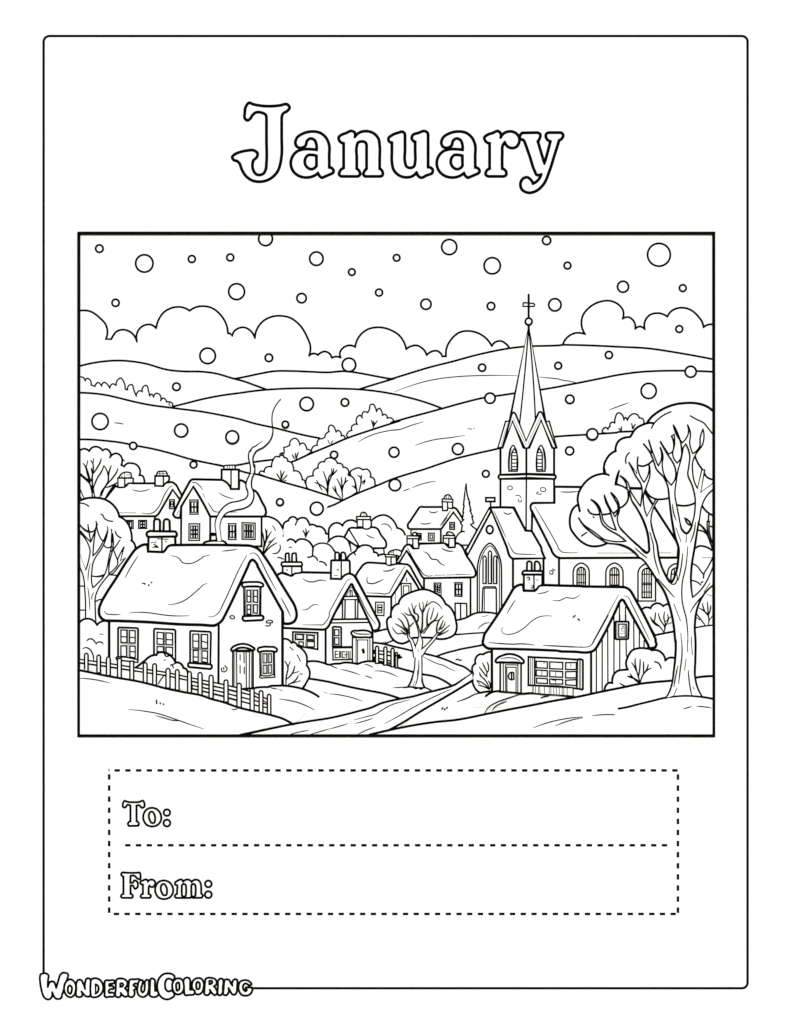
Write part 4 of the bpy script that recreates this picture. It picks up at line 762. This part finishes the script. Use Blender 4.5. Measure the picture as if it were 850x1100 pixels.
# ================================================================== printed frame, border, form and lettering
art = False
def ring(x0, y0, x1, y1): return '%g,%g! %g,%g! %g,%g! %g,%g!' % (x0, y0, x1, y0, x1, y1, x0, y1)
t = thing('picture_frame', 'heavy black rectangular line framing the village picture', 'frame')
part('frame', solid=True, lv=max(l for b, l in placed)+1, lines=[(2.75, 'P 85,250.7 766.6,250.7 766.6,790 85,790 85,250.7'.replace(' ', '! ').replace('P!', 'P')+'!', 0)])
t.single = True
r = 6
pth = 'P 53,38.7! 797,38.7! 801.4,40.5 803.2,44.7! 803.2,1055.6! 801.4,1059.9 797,1061.6! 271,1061.6!'
t = thing('page_border', 'thin black rounded line running round the whole page', 'border')
part('border', lv=0.2, lines=[(1.75, pth, 0), (1.75, 'P 47,1046! 47,44.7! 48.8,40.5 53,38.7!', 0)])
t.single = True

def word(name, label, cat, glyphs, o, gname='letter'):
    t = thing(name, label, cat)
    for g in glyphs:
        out, hs = (g, []) if isinstance(g, str) else (g[0], list(g[1:]))
        part(gname, out, o=o, holes=hs)
AO = 'J 600,283 650,292 690,325 710,370 711,450 712,524! 735,535 741,550 728,566 665,593 650,585 636,562! 610,580 560,592 510,582 470,550 453,500 465,450 495,417 545,402 590,402 626,406! 625,370 612,340 585,330 563,345 552,378 520,393 495,385 484,360 495,325 540,295'
AH = 'J 595,440 625,446! 626,512! 610,530 588,536 565,525 549,500 553,460 570,442'
AO2 = re.sub(r'([\d.]+),', lambda m: '%g,' % (float(m.group(1))+980), AO)
AH2 = re.sub(r'([\d.]+),', lambda m: '%g,' % (float(m.group(1))+980), AH)
word('title_lettering', 'large outlined serif word January above the picture', 'lettering', [
 'J 175,90 195,98 240,108 320,113 380,108 430,101 445,122 430,145 402,162 392,195 392,320 392,440 385,490 365,550 330,590 290,612 240,620 190,610 150,580 125,540 105,492 90,480! 68,472 60,455 75,438 110,422 160,411 205,410 230,430 225,455 202,478 196,510 205,550 225,572 245,575 270,565 284,540 290,490 290,340 290,195 284,170 265,159 215,157 195,175 180,198 160,208 145,195 144,160 152,115',
 (AO, AH),
 'N 25,235 40,220 75,206 110,192 130,200 133,232! 160,205 210,193 260,208 290,240 300,290 300,380 300,445! 320,468 318,490 300,497! 205,497! 190,482 196,465 212,445! 212,290 203,268 180,262 155,270 146,295 146,370 146,445! 165,465 168,485 150,497! 45,497! 28,485 33,462 58,440! 58,360 58,275! 30,258',
 'N 360,240 380,222 445,197 465,205 470,228 470,320 470,400 480,430 505,440 530,430 538,400 538,330 538,265! 515,242 522,220 560,205 603,193 622,205 625,228 625,340 625,435! 655,450 655,470 615,490 575,505 560,495 548,470! 520,495 475,503 430,490 395,455 382,400 382,330 382,270! 360,257',
 (AO2, AH2),
 'Y 253,235 270,220 310,205 345,193 360,205 362,236! 385,207 430,195 465,207 486,235 486,270 468,298 437,307 410,297 390,268! 376,290 373,340 373,445! 400,468 398,488 375,497! 285,497! 262,485 267,460 288,445! 288,360 288,275! 258,257',
 'Y 495,218 507,205! 605,203 628,215 625,240 612,262! 635,340 656,410! 676,340 696,262! 668,238 667,215 685,203! 765,203 782,220 775,240 755,255! 725,350 690,460 650,550 600,595 550,607 505,585 495,545 512,512 540,503 565,520 580,545! 605,530 635,483! 605,487 590,460 560,370 525,270 510,250! 490,240'], 2.85)
OO = 'T 335,330 370,342 393,375 395,410 375,442 338,455 300,445 277,410 277,375 297,342'
OH = 'T 333,355 350,375 355,405 348,430 335,432 318,410 313,380 320,360'
sh_ = lambda s, dx, dy: re.sub(r'([\d.]+),([\d.]+)', lambda m: '%g,%g' % (float(m.group(1))+dx, float(m.group(2))+dy), s)
word('form_lettering', 'small outlined word To: in the upper row of the dashed box', 'lettering', [
 'T 150,283 170,290 210,292 250,290 273,282 283,300 280,325 268,330 245,312 230,315! 230,365 231,420! 246,436 240,450! 180,452! 172,438 189,420! 189,365 189,315! 170,310 152,328 140,324 138,305',
 (OO, OH), 'T '+circ(434,362,21.5), 'T '+circ(434,432,22.5)], 1.5)
word('form_lettering', 'small outlined word From: in the lower row of the dashed box', 'lettering', [
 'R 130,330 140,326! 190,329 235,328 250,327 257,345 253,372 235,366 215,348 190,350! 188,395! 205,395 215,380 232,386 233,430 220,436 205,415 190,415! 190,470! 206,485 198,497! 135,497! 125,487 142,470! 142,412 142,355! 128,342',
 'R 255,392 272,380 300,375 306,387! 322,375 345,378 356,395 350,415 335,425 318,415! 312,425 311,470! 327,485 318,497! 265,497! 257,487 273,470! 273,408! 258,402',
 (sh_(OO.replace('T ', ''), 80, 44) and 'R '+sh_(OO[2:], 80, 50), 'R '+sh_(OH[2:], 80, 48)),
 ('R 488,398 505,382 535,375 543,388! 562,375 588,378 600,390! 622,375 650,382 663,410 664,440 665,468! 675,485 665,496! 610,497! 600,490! 590,497! 545,497! 495,497! 487,487 502,470! 503,440 502,412 490,408', 'R 548,403 559,409 563,430 563,460 559,483 548,490 537,483 534,460 534,430 537,409', 'R 612,403 623,409 627,430 627,460 623,483 612,490 601,483 598,460 598,430 601,409'),
 'R '+circ(712,403,22), 'R '+circ(712,475,22.5)], 1.5)

def dash(x0, y0, dx, dy, n, L): return ' ; '.join('%.2f,%.2f %.2f,%.2f' % (x0+dx*i, y0+dy*i, x0+dx*i+(L if dx else 0), y0+dy*i+(L if dy else 0)) for i in range(n))
t = thing('dashed_box', 'dashed rectangle under the picture enclosing the To and From rows', 'box outline')
def dashes(s):
    mb = MB()
    for S in parse('P '+s): mb.ribbon(dens(S, False), False, 1.9, INK/STEP, caps=False)
    return mb
t.single = True
allD = ' ; '.join([dash(123.1,827.6,11.52,0,53,5.9), dash(122.3,981.8,11.5,0,53,5.9), dash(117.4,831.6,0,11.925,13,6), dash(728.4,831.7,0,11.92,13,6), '116.6,827.2 117.8,827.2'])
mb = dashes(allD); cur.parts.append(Part('dashed_box', mb, .2, None, None))
t = thing('dashed_line', 'single dashed rule between the To and From rows', 'dashed line'); t.single = True
mb = dashes(dash(134.5,908.0,11.53,0,51,5.9)); cur.parts.append(Part('dashed_line', mb, .2, None, None))

word('publisher_lettering', 'bubble-letter publisher name overlapping the bottom left of the page border', 'lettering', [
 'W1 82,115 100,105 150,105 170,120 167,180 164,258! 175,225 190,200 215,194 238,203 250,230 260,268! 285,185 310,115 330,97 360,95 392,108 398,130 365,235 330,340 315,385 290,395 250,385 230,355 215,318! 205,380 190,395 140,392 120,370 92,290 76,190 75,140',
 ('W1 425,170 455,185 480,220 485,280 465,350 425,375 385,360 355,310 352,250 375,195', 'W1 415,240 435,255 438,300 420,335 402,325 393,285 400,252'),
 'W1 495,200 510,178 545,178 565,210 590,280! 592,200 605,165 640,160 655,185 655,260 652,340 640,365 595,360 570,335 548,310! 552,365 525,373 495,365 490,280',
 ('W1 655,185 665,170 705,157 750,170 788,215 798,260 785,320 745,362 695,375 662,368 652,320', 'W1 710,228! 738,245 745,280 732,315 710,332!'),
 'W2 6,198 18,183 60,182 110,182 122,198 116,214! 65,222 57,235 65,248! 100,248 108,265 100,282! 62,288 52,305 62,325! 112,330 122,345 112,363 60,368 18,372 5,355 6,280',
 ('W2 135,185 150,168 195,160 240,172 266,205 262,240 237,270! 268,310 280,345 245,370 215,355 190,325! 185,365 160,375 135,365 133,280', 'W2 185,220! 212,218 218,235 205,250 185,256!'),
 'W2 285,185 300,172 350,170 400,168 418,182 412,202! 385,218 345,222 335,235 345,248! 358,252 355,285! 340,292! 340,355 320,372 285,365 278,280',
 'W2 400,190 415,178 440,182 440,212 425,260 427,305 440,318 455,305 464,250 470,190 485,175 505,180 512,225 510,290 492,345 442,372 395,350 378,300 385,240',
 'W2 527,172 545,160 575,172 580,230 582,300! 612,306 622,335 610,357 540,367 520,350 522,260',
 'W2 805,140 780,112 740,102 680,110 630,155 606,230 615,310 650,370 710,398 765,385 802,350 797,325 765,297! 735,308 705,285 695,240 700,195 720,165 745,162 775,180! 800,165',
 ('W3 -5,158 35,170 60,215 60,275 40,322 0,342 -40,330 -65,290 -72,230 -50,180', 'W3 0,205 10,240 0,290 -15,298 -27,260 -20,212'),
 'W3 65,165 90,150 122,157 132,180 132,230 132,290! 180,293 187,315 175,340 120,347 80,350 65,335 62,250',
 ('W3 215,155 260,162 285,200 285,270 265,320 225,342 197,335 185,300! 158,275 152,230 170,180', 'W3 220,198 240,215 243,250 230,280 210,280 202,245 205,212'),
 ('W3 305,172 325,155 370,152 415,165 435,195 430,228 403,247! 430,285 442,320 412,350 385,330 357,288! 352,335 330,350 302,345 297,270', 'W3 352,190! 380,188 385,205 375,218 352,224!'),
 'W3 455,180 475,162 505,167 512,190 505,260 500,330 480,350 450,345 445,320 450,250',
 'W3 522,185 540,170 575,175 595,210 615,240! 620,185 640,168 668,175 672,200 668,260 662,320 645,342 618,342 590,305 570,268! 565,330 545,350 517,345 515,270',
 'W3 832,225 800,187 750,178 705,195 685,240 690,300 720,345 770,355 820,335 842,290 838,262! 775,260 765,275 780,288! 765,305 745,290 735,250 755,218 785,222 800,237!'], 1.5)
print('LEVELS', max(l for b, l in placed))
build()

# ================================================================== camera and light
cam = bpy.data.cameras.new('Camera'); co = bpy.data.objects.new('Camera', cam); col.objects.link(co)
sc.camera = co
D = 4.0
co.location = (0, -D, .55); co.rotation_euler = (math.radians(90), 0, 0)
cam.sensor_fit = 'VERTICAL'; cam.sensor_height = 24; cam.lens = 24*D/1.1; cam.clip_start = .05; cam.clip_end = 300
EL = math.radians(12)
sun = bpy.data.lights.new('Sun', 'SUN'); sun.energy = 4; sun.angle = math.radians(.5); sun.color = (1, 1, .998)
so = bpy.data.objects.new('Sun', sun); col.objects.link(so); so.rotation_euler = (math.radians(90)-EL, 0, 0)
w = bpy.data.worlds.new('World'); sc.world = w; w.use_nodes = True
nt = w.node_tree; bg = nt.nodes['Background']
sky = nt.nodes.new('ShaderNodeTexSky'); sky.sky_type = 'NISHITA'; sky.sun_disc = False
sky.sun_elevation = EL; sky.sun_rotation = math.radians(180)
nt.links.new(sky.outputs['Color'], bg.inputs['Color']); bg.inputs['Strength'].default_value = .06
sc.view_settings.view_transform = 'Standard'; sc.view_settings.look = 'None'; sc.view_settings.gamma = 1
sc.view_settings.exposure = -0.30
sc.render.resolution_x = 791; sc.render.resolution_y = 1024
